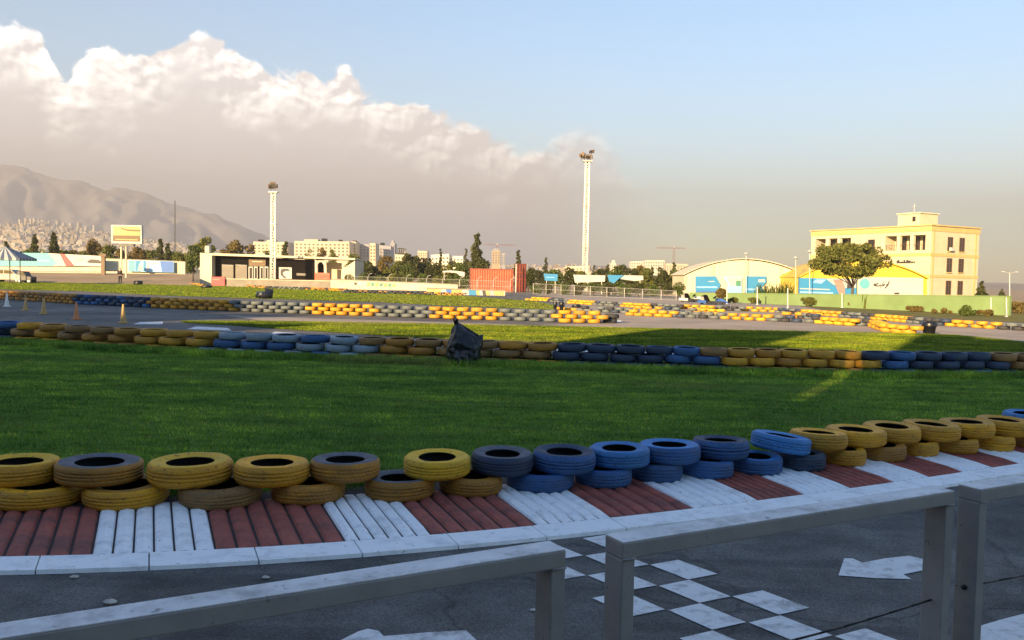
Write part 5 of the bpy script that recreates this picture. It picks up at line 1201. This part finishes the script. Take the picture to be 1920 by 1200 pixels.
bb = banner('billboard', 'yellow and brown billboard in a pale frame on two tall poles', dep, [('frame', 'whiteprint', [(208, 421.5), (265, 422.5), (266, 457), (209, 456)], 0), ('yellow_print', 'yelprint', [(211.5, 424), (262.5, 425), (262.5, 442), (211.5, 441.2)], .05), ('brown_print', 'brown_sign', [(211.5, 441.4), (262.5, 442.2), (262.5, 453), (211.5, 452)], .05),
       ('brown_shape', 'brown_sign', [(228, 427), (238, 430), (262, 431), (262, 434), (240, 433), (226, 429)], .08), ('pale_line', 'yelprint', [(216, 448), (258, 449), (258, 450.6), (216, 449.6)], .08)], .6, cat='billboard')
for px in (227.5, 236.5):
    mb = MB(); g = GD(px, dep + .5); mb.tube(g, X(px, 458, dep + .5), .14, n=8); mb.build('pole', 'cream2', bb, origin=bb.location)
mb = MB(); a_, b_ = X(222, 457.5, dep + .5), X(252, 458, dep + .5); mb.box(a_.x, b_.x, dep + .2, dep + .8, a_.z - .3, a_.z - .05); mb.build('crossbeam', 'steel_dark', bb, origin=bb.location)
b = GD(194, 131); t = thing('wall_post', 'dark brown post between the long banner and the cream wall', 'post', b); tp = X(194, 481, 131) - b
mb = MB(); mb.box(-.28, .28, -.2, .2, 0, tp.z); mb.build('post', 'brown_sign', t); mb = MB(); mb.box(-.5, .5, -.3, .3, tp.z + .003, tp.z + .4); mb.build('cap', 'brown_sign', t)

ebank = MB(); pa = [X(-200, 508, 134.6), X(360, 514, 134.6)]; pb = [GD(-200, 114), GD(360, 116)]
vs_ = []; NB = 40
for q in range(NB + 1):
    a_, b_ = pa[0].lerp(pa[1], q / NB), pb[0].lerp(pb[1], q / NB)
    for f in (0, .33, .66, 1): p = a_.lerp(b_, f); vs_.append((p.x, p.y, max(.0, p.z + .12 * mnoise.noise(p * .3) * (1 - abs(2 * f - 1))) - .01))
ebank.add(vs_, [(q * 4 + c, q * 4 + c + 1, (q + 1) * 4 + c + 1, (q + 1) * 4 + c) for q in range(NB) for c in range(3)]); struct(ebank.build('earth_bank', 'earth', None, smooth=True))
# striped canopy at far left
dep = 104; b = GD(14, dep); t = thing('striped_canopy', 'blue and white striped pyramid canopy on poles at far left', 'canopy', b); kx = dep / F
M['stripe_blue'] = mat('navy_canvas_stripe', (.05, .075, .13), None, 2, .8); M['stripe_white'] = mat('white_canvas_stripe', (.36, .37, .38), None, 2, .8)
apex = X(9, 461, dep) - b; ez = (X(14, 484, dep) - b).z; W = 40 * kx
cn = [Vector((-W, -W * .7, ez)), Vector((W, -W * .7, ez)), Vector((W, W * .7, ez)), Vector((-W, W * .7, ez))]
mb = MB()
for s in range(4):
    a_, c_ = cn[s], cn[(s + 1) % 4]; n = 11
    for q in range(n):
        p0, p1 = a_.lerp(c_, q / n), a_.lerp(c_, (q + 1) / n); mid = lambda p: p.lerp(apex, 1)
        mb.add([p0, p1, apex], [(0, 1, 2)], q % 2); mb.add([p0, p1, p1 - Vector((0, 0, .28)), p0 - Vector((0, 0, .28))], [(3, 2, 1, 0)], q % 2)
mb.build('canvas', [M['stripe_blue'], M['stripe_white']], t)
for x, y in ((.3, 0), (W - .15, -W * .6), (-W + .15, -W * .6)):
    mb = MB(); mb.tube((x, y, 0), (x, y, ez - .02 if x != .3 else apex.z - .05), .06, n=8); mb.build('pole', 'steel_dark', t)

# parked van and utility trailer at far left
def vehicle(name, label, px, dep, prof, L_, wid, paint, wheels, rz=0, wins=(), cat='car'):
    b = GD(px, dep); t = thing(name, label, cat, b, rz); mb = MB()
    pts = [Vector((x, -wid / 2, z)) for x, z in prof]; mb.prism(pts, (0, wid, 0)); o = mb.build('body', paint, t)
    bv = o.modifiers.new('bevel', 'BEVEL'); bv.width = .09; bv.segments = 3; bv.limit_method = 'ANGLE'
    for wp in wins:
        mb = MB(); mb.prism([Vector((x, -wid / 2 - .012, z)) for x, z in wp], (0, wid + .024, 0)); mb.build('window', 'dark_glass', t)
    for x, r in wheels:
        for sy in (-1, 1):
            mb = MB(); y0 = sy * (wid / 2 - .13); mb.tube((x, y0 - .11, r), (x, y0 + .13, r), r, n=18); w = mb.build('wheel', 'rubber', t)
            mb = MB(); mb.tube((x, y0 - .125 if sy < 0 else y0 + .115, r), (x, y0 - .115 if sy < 0 else y0 + .14, r), r * .58, n=14); mb.build('rim', 'galv', w)
    return t
v = vehicle('parked_car', 'beige estate car with sloping tail parked at the left edge behind the far lawn', 18, 112, [(-2.3, .3), (2.15, .3), (2.25, .75), (2.0, .98), (1.3, 1.1), (.7, 1.66), (-1.5, 1.72), (-2.2, 1.1), (-2.35, .7)], 4.5, 1.75, 'car_beige', [(-1.45, .33), (1.4, .33)], 0, [[(.75, 1.12), (1.1, 1.12), (.62, 1.55), (-.2, 1.6), (-.2, 1.12)], [(-.3, 1.12), (-.3, 1.6), (-1.3, 1.6), (-1.75, 1.12)]])
mb = MB(); mb.box(2.2, 2.27, -.7, -.35, .65, .82); mb.build('headlight', 'whiteprint', v); mb = MB(); mb.box(2.2, 2.27, .35, .7, .65, .82); mb.build('headlight', 'whiteprint', v)
v = vehicle('utility_cart', 'small dark grey utility cart with pale panel beside the beige car', 50, 108, [(-.9, .28), (.9, .28), (.95, .8), (.3, .9), (.05, 1.45), (-.85, 1.5), (-.95, .8)], 2, 1.3, 'steel_dark', [(-.55, .3), (.6, .3)], 0, [[(.05, .95), (.2, .95), (0, 1.38), (-.3, 1.38), (-.3, .95)]], 'cart')
mb = MB(); mb.box(-.8, -.35, -.672, -.655, .4, 1.0); mb.build('side_panel', 'whiteprint', v)

def kart(px, py, label, rz, paint):
    b = G(px, py); t = thing('go_kart', label, 'go-kart', b, rz, 'go-karts behind the yellow tyre walls')
    mb = MB(); mb.box(-.75, .85, -.36, .36, .1, .18); mb.box(-.7, .8, -.62, -.42, .08, .27); mb.box(-.7, .8, .42, .62, .08, .27); mb.build('chassis', 'steel_dark', t)
    mb = MB(); mb.prism([(.45, -.5, .12), (1.05, -.5, .1), (1.1, -.5, .22), (.6, -.5, .5), (.45, -.5, .42)], (0, 1.0, 0)); mb.build('front_fairing', paint, t)
    mb = MB(); mb.prism([(-.55, -.27, .16), (.1, -.27, .16), (.12, -.27, .26), (-.35, -.27, .3), (-.6, -.27, .78), (-.72, -.27, .74)], (0, .54, 0)); mb.build('seat', 'black_clad', t)
    mb = MB(); mb.tube((.5, 0, .3), (.18, 0, .58), .02); mb.tube((.2, 0, .55), (.16, 0, .6), .16, n=16); mb.build('steering_wheel', 'black_clad', t)
    mb = MB(); mb.box(-.78, -.3, .32, .62, .28, .62); mb.build('engine', 'galv', t)
    mb = MB(); mb.box(-1.0, -.86, -.66, .66, .12, .34); mb.build('rear_bumper', paint, t)
    for x, r, w_ in ((.62, .13, .13), (-.6, .14, .2)):
        for sy in (-1, 1): mb = MB(); mb.tube((x, sy * .62, r), (x, sy * (.62 + w_), r), r, n=16); w = mb.build('wheel', 'rubber', t)
kart(1298, 566, 'white go-kart standing beside the yellow green bush', .35, 'car_white')
kart(1336, 571, 'dark blue go-kart standing next to the brown dry shrub', .2, 'deepblue')

# ------------------------------------------------------------------ traffic cones
for i, (px, py, yt, m, desc) in enumerate([(13, 575, 549, 'cone_white', 'pale white'), (48, 582, 556, 'cone_ochre', 'brownish'), (82, 589, 558, 'cone_ochre', 'ochre'), (143, 599, 567, 'cone_orange', 'pinkish orange'), (231, 606, 570, 'cone_ochre', 'yellow ochre')]):
    g = G(px, py); hgt = X(px, yt, g.y).z
    t = thing('traffic_cone', f'{desc} slender traffic cone, {ORD[i]} from the left on the grey track', 'traffic cone', g, RT.uniform(0, 1), 'traffic cones on the track'); s = hgt / .7
    mb = MB(); mb.lathe([(.118 * s, .035), (.11 * s, .06), (.07 * s, .34 * s), (.03 * s, .69 * s), (.015 * s, .70 * s), (0.001, .70 * s)], 18); mb.build('cone', m, t, smooth=True)
    mb = MB(); mb.box(-.17 * s, .17 * s, -.17 * s, .17 * s, 0, .034); mb.build('base', m, t)

# ------------------------------------------------------------------ rubbish bags and bins
def bag(label, px, py, wpx, hpx, peaks, name='rubbish_bag', squat=1.0, seed=1, dd=0):
    g = G(px, py); dep = g.y; W = wpx * dep / F; hgt = hpx * dep / F; rg = random.Random(seed); g = g + Vector((0, W * .35, 0))
    n, k = 56, 34; mb = MB(); vs_ = []
    for j in range(k + 1):
        f = j / k
        for i in range(n):
            a = 2 * math.pi * i / n; c, s = math.cos(a), math.sin(a)
            r = W * .5 * (.80 + .16 * math.sin(min(1, f * 1.4) * math.pi * .8)) * (1 if f < .80 else 1 - ((f - .80) / .20) ** 2.2 * .92)
            r *= min(1, .74 + f * 3.2)
            top_z = .66
            for pa, ph, pw, pr in peaks: top_z += ph * math.exp(-((math.atan2(math.sin(a - pa), math.cos(a - pa))) / pw) ** 2)
            z = hgt * (f * top_z if f < .8 else .8 * top_z + (f - .8) * (top_z * .55))
            for pa, ph, pw, pr in peaks: r *= 1 + pr * math.exp(-((math.atan2(math.sin(a - pa), math.cos(a - pa))) / (pw * .8)) ** 2) * max(0, f - .45) * 1.6 * (1 if f < .86 else max(0, 1 - (f - .86) / .14))
            p = Vector((c * r, s * r * .85, z))
            q = p * 3.2 / max(W, .3) + Vector((seed * 3.1, 0, 0)); nn = mnoise.noise(q * .7) * .09 + abs(mnoise.noise(Vector((q.x * 2.2, q.y * 2.2, q.z * .9)))) * .10 + mnoise.noise(q * 4) * .025
            p.x *= 1 + nn - .03; p.y *= 1 + nn - .03; p.z += hgt * .05 * mnoise.noise(q * 1.7) * min(1, f * 3)
            p.z = max(0, p.z); vs_.append(p)
    mb.add(vs_, [(j * n + i, j * n + (i + 1) % n, (j + 1) * n + (i + 1) % n, (j + 1) * n + i) for j in range(k) for i in range(n)] + [tuple(range(n - 1, -1, -1)), tuple(k * n + i for i in range(n))])
    o = mb.build(name, 'bag', None, smooth=True, origin=(0, 0, 0), loc=g); tag(o, label, 'rubbish bag')
    bm = bmesh.new(); bm.from_mesh(o.data); bmesh.ops.recalc_face_normals(bm, faces=bm.faces); bm.to_mesh(o.data); bm.free(); return o
def big_bag(label, px, py):
    g = G(px, py); W, hgt = 66 * g.y / F, 80 * g.y / F; g = g + Vector((0, W * .38, 0)); n, k = 72, 44; vs_ = []
    for j in range(k + 1):
        f = j / k
        for i in range(n):
            a = 2 * math.pi * i / n; c, s = math.cos(a), math.sin(a); c = math.copysign(abs(c) ** .8, c); s = math.copysign(abs(s) ** .8, s)
            xr = W * .5 * (.86 + .14 * math.sin(f * 2.6)); e = max(0, (f - .55) / .45)
            x = c * xr * (1 - e * (.22 if c < 0 else -.15)); y = s * W * .42 * (1 - e ** 1.6 * .88)
            if f < .06: x *= .93 + f; y *= .93 + f
            u = x / (W * .5); top_z = float(np.interp(u, [-1.05, -.75, -.5, -.38, -.1, .3, .75, 1.05], [.60, .80, .97, 1.0, .90, .77, .68, .71]))
            p = Vector((x, y, hgt * f * top_z)); q = p * 4.2
            fold = abs(mnoise.noise(Vector((q.x * 1.6, q.y * 1.6, q.z * .8)))) - .25 + .3 * (abs(mnoise.noise(q * 2.3)) - .25)
            p.x += fold * .06 * W * c; p.y += fold * .14 * W * s; p.z = max(0, p.z + hgt * .03 * mnoise.noise(q * 1.9) * min(1, f * 4)); vs_.append(p)
    mb = MB(); mb.add(vs_, [(j * n + i, j * n + (i + 1) % n, (j + 1) * n + (i + 1) % n, (j + 1) * n + i) for j in range(k) for i in range(n)] + [tuple(range(n - 1, -1, -1)), tuple(k * n + i for i in range(n))])
    o = mb.build('rubbish_bag', 'bag', None, smooth=True, loc=g); return tag(o, label, 'rubbish bag'), W, hgt
o, W, hgt = big_bag('large black rubbish bag with a pointed top standing against the middle tyre barrier', 868, 685)
mb = MB()
for q in range(9): a0 = q / 9 * 6.28; mb.beam((.02 * math.cos(a0), .02 * math.sin(a0), -.03), (.045 * math.cos(a0), .045 * math.sin(a0), .05 + .02 * (q % 3)), .025, .01)
kn = mb.build('knot', 'bag', o); kn.location = (-.25 * W, 0, .98 * hgt)
bag('black rubbish bags slumped on the far lawn below the left mast', 492, 560, 34, 20, [(0.3, .40, .8, .2), (2.6, .1, .5, .2)], seed=7)
bag('small black bag lying on the far lawn below the right end of the cream wall', 384, 540, 22, 8, [(0.8, .2, .8, .2)], seed=9)
bag('small black bag on the grass behind the person\'s feet', 256, 534, 17, 10, [(0.4, .25, .8, .2), (3, .2, .5, .1)], seed=11)
bag('black bag at the foot of the yellow tyre wall beyond the twin bins', 1081, 577, 18, 9, [(.5, .2, .7, .1)], seed=12)
def bin_(label, px, py, wpx, hpx):
    g = G(px, py); W = wpx * g.y / F / 2; h = hpx * g.y / F; t = thing('rubbish_bin', label, 'bin', g + Vector((0, W, 0)))
    mb = MB(); mb.lathe([(.02, 0), (W * .78, 0), (W * .8, .02), (W, h * .92), (W * 1.04, h * .93), (W * 1.04, h), (W * .95, h), (W * .76, .05), (.02, .05)], 20); mb.build('bucket', 'bag', t, smooth=True)
    mb = MB(); mb.lathe([(W * 1.06, h * .70), (W * 1.10, h * .98), (W * 1.0, h * 1.05), (W * .9, h * .98), (W * .7, h * .6)], 20); o = mb.build('liner', 'bag', t, smooth=True)
    for v in o.data.vertices: v.co.z += .05 * h * mnoise.noise(v.co * 9); v.co.x *= 1 + .08 * mnoise.noise(v.co * 7 + Vector((3, 1, 2)))
    return t
bin_('black bin with a bag liner standing on the middle lawn at right', 1748, 628, 25, 22)
bin_('left one of two dark bins standing behind the far tyre barrier', 1041, 583, 7, 16)
bin_('right one of two dark bins standing behind the far tyre barrier', 1053, 583, 9, 16)
t = thing('tyre_stack', 'black unpainted tyres stacked at the right end of the far barrier', 'tyres', G(1136, 606) + Vector((.25, .3, 0)))
for q, (x, z) in enumerate(((-.05, .095), (.03, .285))):
    c = bpy.data.objects.new('tyre', T_MID.copy()); COL.objects.link(c); c.parent = t; c.location = (x, 0, z); c.data.materials[0] = M['rubber']

# ------------------------------------------------------------------ the person
def person(px, py, ytop):
    g = G(px, py); hgt = X(px, ytop, g.y).z; s = hgt / 1.75
    t = thing('person', 'person in dark clothing standing on the path below the billboard', 'person', g, math.pi * .92)
    def skin(nm, J, E, m, parent):
        me = bpy.data.meshes.new(nm); me.from_pydata([Vector(p[:3]) * s for p in J], E, []); o = bpy.data.objects.new(nm, me); COL.objects.link(o); o.parent = parent
        sk = o.modifiers.new('skin', 'SKIN'); o.modifiers.new('sub', 'SUBSURF').levels = 2; o.modifiers['sub'].render_levels = 2
        for v, p in zip(me.skin_vertices[0].data, J): v.radius = (p[3] * s, p[3 if len(p) < 5 else 4] * s)
        me.skin_vertices[0].data[0].use_root = True; me.materials.append(M[m]); return o
    J = [(0, 0, .95, .13, .10), (0, 0, 1.15, .13, .10), (0, 0, 1.38, .165, .10), (0, 0, 1.50, .055), (0, -.01, 1.58, .07), (0, -.01, 1.68, .078, .09), (0, -.005, 1.74, .045),
         (.19, 0, 1.41, .055), (.25, .02, 1.15, .042), (.24, -.10, .92, .032), (.24, -.13, .84, .034), (-.19, 0, 1.41, .055), (-.25, .02, 1.15, .042), (-.23, -.12, .95, .032), (-.22, -.17, .88, .034),
         (.10, 0, .86, .09), (.11, -.01, .48, .06), (.12, .02, .09, .042), (.13, -.13, .035, .035), (-.10, 0, .86, .09), (-.14, -.03, .48, .06), (-.16, .03, .09, .042), (-.17, -.12, .035, .035)]
    E = [(0, 1), (1, 2), (2, 3), (3, 4), (4, 5), (5, 6), (2, 7), (7, 8), (8, 9), (9, 10), (2, 11), (11, 12), (12, 13), (13, 14), (0, 15), (15, 16), (16, 17), (17, 18), (0, 19), (19, 20), (20, 21), (21, 22)]
    body = skin('body', J, E, 'skin', t)
    J2 = [(0, 0, .92, .19, .16), (0, 0, 1.15, .19, .16), (0, 0, 1.37, .22, .155), (0, 0, 1.49, .09), (.21, 0, 1.40, .09), (.258, .02, 1.15, .07), (.243, -.10, .90, .055), (-.21, 0, 1.40, .09), (-.258, .02, 1.15, .07), (-.232, -.125, .93, .055)]
    skin('jacket', J2, [(0, 1), (1, 2), (2, 3), (2, 4), (4, 5), (5, 6), (2, 7), (7, 8), (8, 9)], 'cloth_dark', t)
    J3 = [(0, 0, .93, .145, .115), (.10, 0, .84, .105), (.112, -.01, .48, .078), (.122, .02, .08, .062), (-.10, 0, .84, .105), (-.142, -.03, .48, .078), (-.162, .03, .08, .062)]
    skin('trousers', J3, [(0, 1), (1, 2), (2, 3), (0, 4), (4, 5), (5, 6)], 'cloth_dark', t)
    skin('hair', [(0, .02, 1.66, .075, .07), (0, .005, 1.735, .07, .075), (0, .0, 1.765, .04)], [(0, 1), (1, 2)], 'hair', t)
    for sx in (-1, 1):
        mb = MB(); x = .127 * s if sx > 0 else -.167 * s; mb.lathe([(.001, .0), (.05 * s, .0), (.055 * s, .05 * s), (.03 * s, .09 * s), (.001, .09 * s)], 10); o = mb.build('shoe', 'bag', t, smooth=True); o.location = (x, -.05 * s, 0); o.scale = (1, 2.3, 1)
person(225, 532, 502)

# ------------------------------------------------------------------ the city beyond
def apartment(label, px0, yt0, px1, yt1, dep, m, rows, cols, wy0, wy1, extra=(), group='apartment blocks beyond the track', cat='building', name='apartment_block', th=25, wm='far_win'):
    og = GD((px0 + px1) / 2, dep); t = thing(name, label, cat, og, 0, group)
    mb = MB(); slab(mb, [(px0, yt0), (px1, yt1), (px1, None), (px0, None)], dep, th); mb.build('wall', m, t, origin=og)
    ww = (px1 - px0) / cols * .42; wh = (wy1 - wy0) / rows * .5; sc_ = dep / F
    wb_ = MB(); wb_.box(-ww * sc_ / 2, ww * sc_ / 2, -.5, -.06, -wh * sc_ / 2, wh * sc_ / 2); me = wb_.mesh('window', M[wm])
    for r in range(rows):
        for c in range(cols):
            px = px0 + (px1 - px0) * (c + .5) / cols; py = wy0 + (wy1 - wy0) * (r + .5) / rows + (yt1 - yt0) * (c + .5) / cols
            o = bpy.data.objects.new('window', me); COL.objects.link(o); o.parent = t; o.location = X(px, py, dep) - og
    for nm, mm, pts, pr in extra:
        mb = MB(); slab(mb, pts, dep - pr, th * .4 if pr <= 0 else .3); mb.build(nm, mm, t, origin=og)
    return t
apartment('cream apartment block left of and behind the shorter floodlight mast', 475, 453, 539, 454, 900, 'far_cream', 3, 9, 457, 474, [('roof_tank', 'black_clad', R4(484, 449, 490, 452.8), -5), ('roof_room', 'far_cream', R4(500, 450, 516, 453.4), -5)])
apartment('long cream apartment block with rows of windows behind the trees', 552, 452, 655, 453, 880, 'far_cream', 4, 13, 455, 480, [('roof_room', 'far_cream', R4(570, 449, 596, 451.9), -5), ('roof_tank', 'black_clad', R4(603, 447, 610, 451.9), -5), ('roof_tank', 'black_clad', R4(635, 449.5, 639, 452.5), -5)])
apartment('narrow cream slab joined to the right of the long cream block', 657, 453, 667, 453, 905, 'far_cream', 4, 2, 457, 480)
apartment('grey blue apartment slab with violet windows right of the long cream block', 668, 457, 692, 458, 930, 'far_grey', 4, 4, 460, 482, [('roof_tank', 'black_clad', R4(661, 451, 667, 456.6), -6)])
apartment('tall thin cream slab right of the grey blue apartment slab', 693, 456, 704, 456, 890, 'far_cream', 5, 2, 459, 490)
apartment('grey apartment slab with a dark roof tank behind the tall thin cream slab', 706, 459, 733, 462, 930, 'far_grey', 4, 5, 464, 486, [('roof_tank', 'black_clad', R4(713, 455, 719, 459.4), -6)])
apartment('small far glazed tower with a pointed top', 732, 456, 740, 456, 1300, 'far_grey', 4, 2, 459, 478, [('spire', 'far_grey', [(732.5, 456), (739.5, 456), (736, 448)], -4)])
apartment('dark glazed block between grey slab and the dense dark trees', 745, 465, 757, 465, 1000, 'dark_glass', 3, 3, 467, 474, wm='far_grey')
apartment('cream block under the dark glazed one', 741, 477, 766, 478, 820, 'far_cream', 2, 5, 480, 492)
apartment('cream house between the dense dark trees and the pale flat block', 783, 470, 801, 471, 1100, 'far_cream', 3, 4, 473, 485)
apartment('pale flat fronted block behind the thin pointed cypress', 808, 478, 842, 476, 760, 'far_white', 2, 5, 482, 496)
apartment('lower pale wing right of the thin pointed cypress', 843, 480, 868, 480, 765, 'far_white', 2, 4, 484, 496)
apartment('unfinished grey tower right of the biggest conifer', 922, 470, 938, 470, 1400, 'far_tan', 5, 3, 472, 495, [('top_frame', 'far_grey', R4(925, 466, 935, 469.8), -4)])
apartment('slim grey tower beside the unfinished grey tower', 941, 475, 947, 475, 1350, 'far_grey', 5, 2, 478, 497)
apartment('pale low block behind the white board and tall mast', 1060, 500, 1105, 498, 700, 'far_cream', 2, 7, 503, 512)
apartment('left one of the white far blocks before the arched hall', 1183, 490, 1206, 490, 1500, 'far_white', 3, 5, 492, 506)
apartment('wider white far block, second before the arched hall', 1210, 488, 1246, 488, 1600, 'far_white', 3, 8, 490, 506)
apartment('cream far block, nearest the arched hall', 1249, 494, 1290, 495, 1450, 'far_cream', 3, 8, 497, 508)
apartment('small white tower with a round tank between the conifers near the mast', 1146, 493, 1155, 493, 1350, 'far_white', 3, 2, 496, 508, [('roof_tank', 'far_white', R4(1148, 488, 1153, 492.8), -3)])
for i, (px, yt, yb, w) in enumerate([(36, 411, 421, 3.2), (47, 409, 421, 4), (56, 410, 420, 3), (63, 409, 421, 3.4), (71, 411, 422, 2.6), (78, 412, 425, 3.6), (91, 414, 424, 2.6), (106, 413, 427, 3.6), (118, 418, 430, 3), (131, 418, 433, 4), (146, 417, 433, 3.6), (160, 424, 435, 3), (175, 422, 436, 3.4)]):
    dep = 4300; og = Vector((X(px, yb, dep).x, dep, X(px, yb + 8, dep).z)); t = thing('hill_tower', f'pale far high-rise, {ORD[i]} from the left along the top of the hillside city', 'tower', og, 0, 'high-rises along the hilltop'); mb = MB(); slab(mb, [(px - w / 2, yt), (px + w / 2, yt), (px + w / 2, yb + 8), (px - w / 2, yb + 8)], dep, 30); mb.build('wall', ('far_white', 'far_cream', 'far_white')[i % 3], t, origin=og)
def crane(label, px, ytop, xj0, xj1, dep):
    b = GD(px, dep); t = thing('tower_crane', label, 'crane', b, 0, 'far tower cranes'); s = dep / F; hz = X(px, ytop, dep).z; w = 1.6
    mb = MB()
    for x in (-w, w): mb.box(x - .3, x + .3, -.3, .3, 0, hz)
    n = 12
    for i in range(n): mb.beam((-w if i % 2 else w, 0, hz * i / n), (w if i % 2 else -w, 0, hz * (i + 1) / n), .4, .4)
    mb.build('tower', 'red_dark', t); mb = MB(); x0, x1 = (xj0 - px) * s, (xj1 - px) * s
    mb.box(x0, x1, -.5, .5, hz, hz + .8); mb.box(x0 * .8, x1 * .8, -.3, .3, hz + 2.2, hz + 2.6)
    for i in range(14): xa = x0 + (x1 - x0) * i / 14; mb.beam((xa, 0, hz + (.5 if i % 2 else 2.2)), (xa + (x1 - x0) / 14, 0, hz + (2.2 if i % 2 else .5)), .3, .3)
    mb.build('jib', 'red_dark', t); mb = MB(); mb.box(-1.2, 1.2, -.6, .6, hz + .8, hz + 4.5); mb.build('cab', 'galv', t)
crane('faint far crane above the houses left of the arched hall', 1262, 466, 1229, 1284, 1700); crane('faint far crane above the unfinished grey tower', 931, 460, 905, 968, 1900)

# hillside, its carpet of small houses, and the mountains
def hill_top(px): return np.interp(px, [-900, -300, -60, 0, 60, 120, 180, 260, 340, 420, 520, 700, 900, 1150, 1300, 1500, 2100, 2800], [430, 424, 424, 425, 419, 428, 438, 450, 462, 473, 483, 492, 500, 500, 505, 520, 538, 560])
def polar(name, pxs, r0, r1, nr, zf, m):
    mb = MB(); vs_ = []
    for j in range(nr + 1):
        r = r0 + (r1 - r0) * j / nr
        for px in pxs: k = (px - 960) / F; vs_.append((k * r, r, zf(px, r, j / nr)))
    n = len(pxs); mb.add(vs_, [(j * n + i, j * n + i + 1, (j + 1) * n + i + 1, (j + 1) * n + i) for j in range(nr) for i in range(n - 1)])
    return struct(mb.build(name, m, None, smooth=True))
HR0, HR1 = 1700, 4600
def hill_z(px, r, f):
    e = X(px, hill_top(px), 4300).z
    return max(-.02, e) * (max(0, min(1, (r - HR0) / (4300 - HR0))) ** 1.15) * (1 if r < 4300 else 1 - .1 * (r - 4300) / 300) + 9 * mnoise.noise(Vector((px * .02, r * .004, 0))) * min(1, f * 6) - .02
polar('hillside', list(np.linspace(-900, 2800, 150)), HR0, HR1, 30, hill_z, 'hill')
mb = MB(); rg = random.Random(21)
for i in range(3600):
    px = rg.triangular(-250, 1340, 60) if i < 2700 else rg.uniform(-200, 1340); f = rg.random() ** .8; r = HR0 + 60 + (4300 - HR0) * f
    if px > 330 and rg.random() < .35: continue
    k = (px - 960) / F; x, y, z = k * r, r, hill_z(px, r, (r - HR0) / (HR1 - HR0)); w, d, h = rg.uniform(5, 13), rg.uniform(8, 14), rg.uniform(6, 17) * (1.4 if rg.random() < .1 else 1)
    a = rg.uniform(-.5, .5); ca, sa = math.cos(a), math.sin(a); b_ = []
    for dx, dy in ((-w, -d), (w, -d), (w, d), (-w, d)): b_.append(Vector((x + (dx * ca - dy * sa) / 2 * 1.3, y + (dx * sa + dy * ca) / 2, z - 3)))
    mb.prism(b_, (0, 0, h + 3), rg.choice((0, 0, 1, 1, 2, 3)))
o = mb.build('hillside_city', [M['far_cream'], M['far_tan'], M['far_white'], M['far_grey']]); tag(o, 'dense carpet of small pale houses over the hillside and along the far horizon', 'city', kind='stuff')
mb = MB(); cs = []
q_ = []
for i in range(420):
    px = rg.uniform(-200, 1340); f = rg.random() ** 1.6; r = 1000 + 2600 * f; k = (px - 960) / F
    z = hill_z(px, r, max(0, (r - HR0) / (HR1 - HR0))) if r > HR0 else 0
    q_.append(leafcloud([(k * r, r, z + 5), (k * r + 4, r, z + 3)], [6, 4.5], 26, 1.5))
t = thing('far_trees', 'far dark trees scattered between the houses of the city', 'trees', (0, 1000, 0)); t['kind'] = 'stuff'
o = quads_obj('foliage', np.concatenate(q_), 'leaf_dark', t, (0, 1000, 0)); o['kind'] = 'stuff'
def ridge(L, r, amp, seed):
    def zf(px, rr_, f):
        e = X(px, np.interp(px, [p[0] for p in L], [p[1] for p in L]), r).z; prof = min(1, f / .7) ** 1.1 if f < .7 else 1 - (f - .7) * .8
        n_ = mnoise.hetero_terrain(Vector((px * .008 + seed, rr_ * .0009, seed)), 1.0, 2.1, 6, .7) - .7; ri = abs(mnoise.noise(Vector((px * .016, rr_ * .0011, seed + 2)))) + .5 * abs(mnoise.noise(Vector((px * .04, rr_ * .003, seed + 5))))
        return max(-.05, e * prof + amp * (n_ * .25 - ri * .55) * math.sin(min(1, f / .8) * math.pi) * min(1, e / 300) - .05)
    return zf
polar('mountains', list(np.linspace(-1100, 1000, 260)), 4700, 8400, 60, ridge([(-1100, 250), (-500, 250), (-200, 270), (0, 305), (40, 313), (90, 322), (150, 338), (195, 352), (235, 346), (270, 354), (330, 382), (400, 405), (460, 430), (540, 452), (650, 476), (800, 505), (1000, 530)], 4700 + 3700 * .7, 260, 3.3), 'rock')

# ------------------------------------------------------------------ air
m = bpy.data.materials.new('haze_air'); m.use_nodes = True; nt = m.node_tree; nt.nodes.remove(nt.nodes['Principled BSDF'])
pv = nt.nodes.new('ShaderNodeVolumePrincipled'); pv.inputs['Color'].default_value = (.585, .58, .62, 1); pv.inputs['Density'].default_value = 2.25e-4; pv.inputs['Anisotropy'].default_value = 0
nt.links.new(pv.outputs[0], nt.nodes['Material Output'].inputs['Volume'])
mb = MB(); mb.box(-10600, 10600, -300, 10500, -1.2, 1075); o = mb.build('haze', m); tag(o, 'warm evening haze over the city and the mountains', 'haze', kind='stuff')
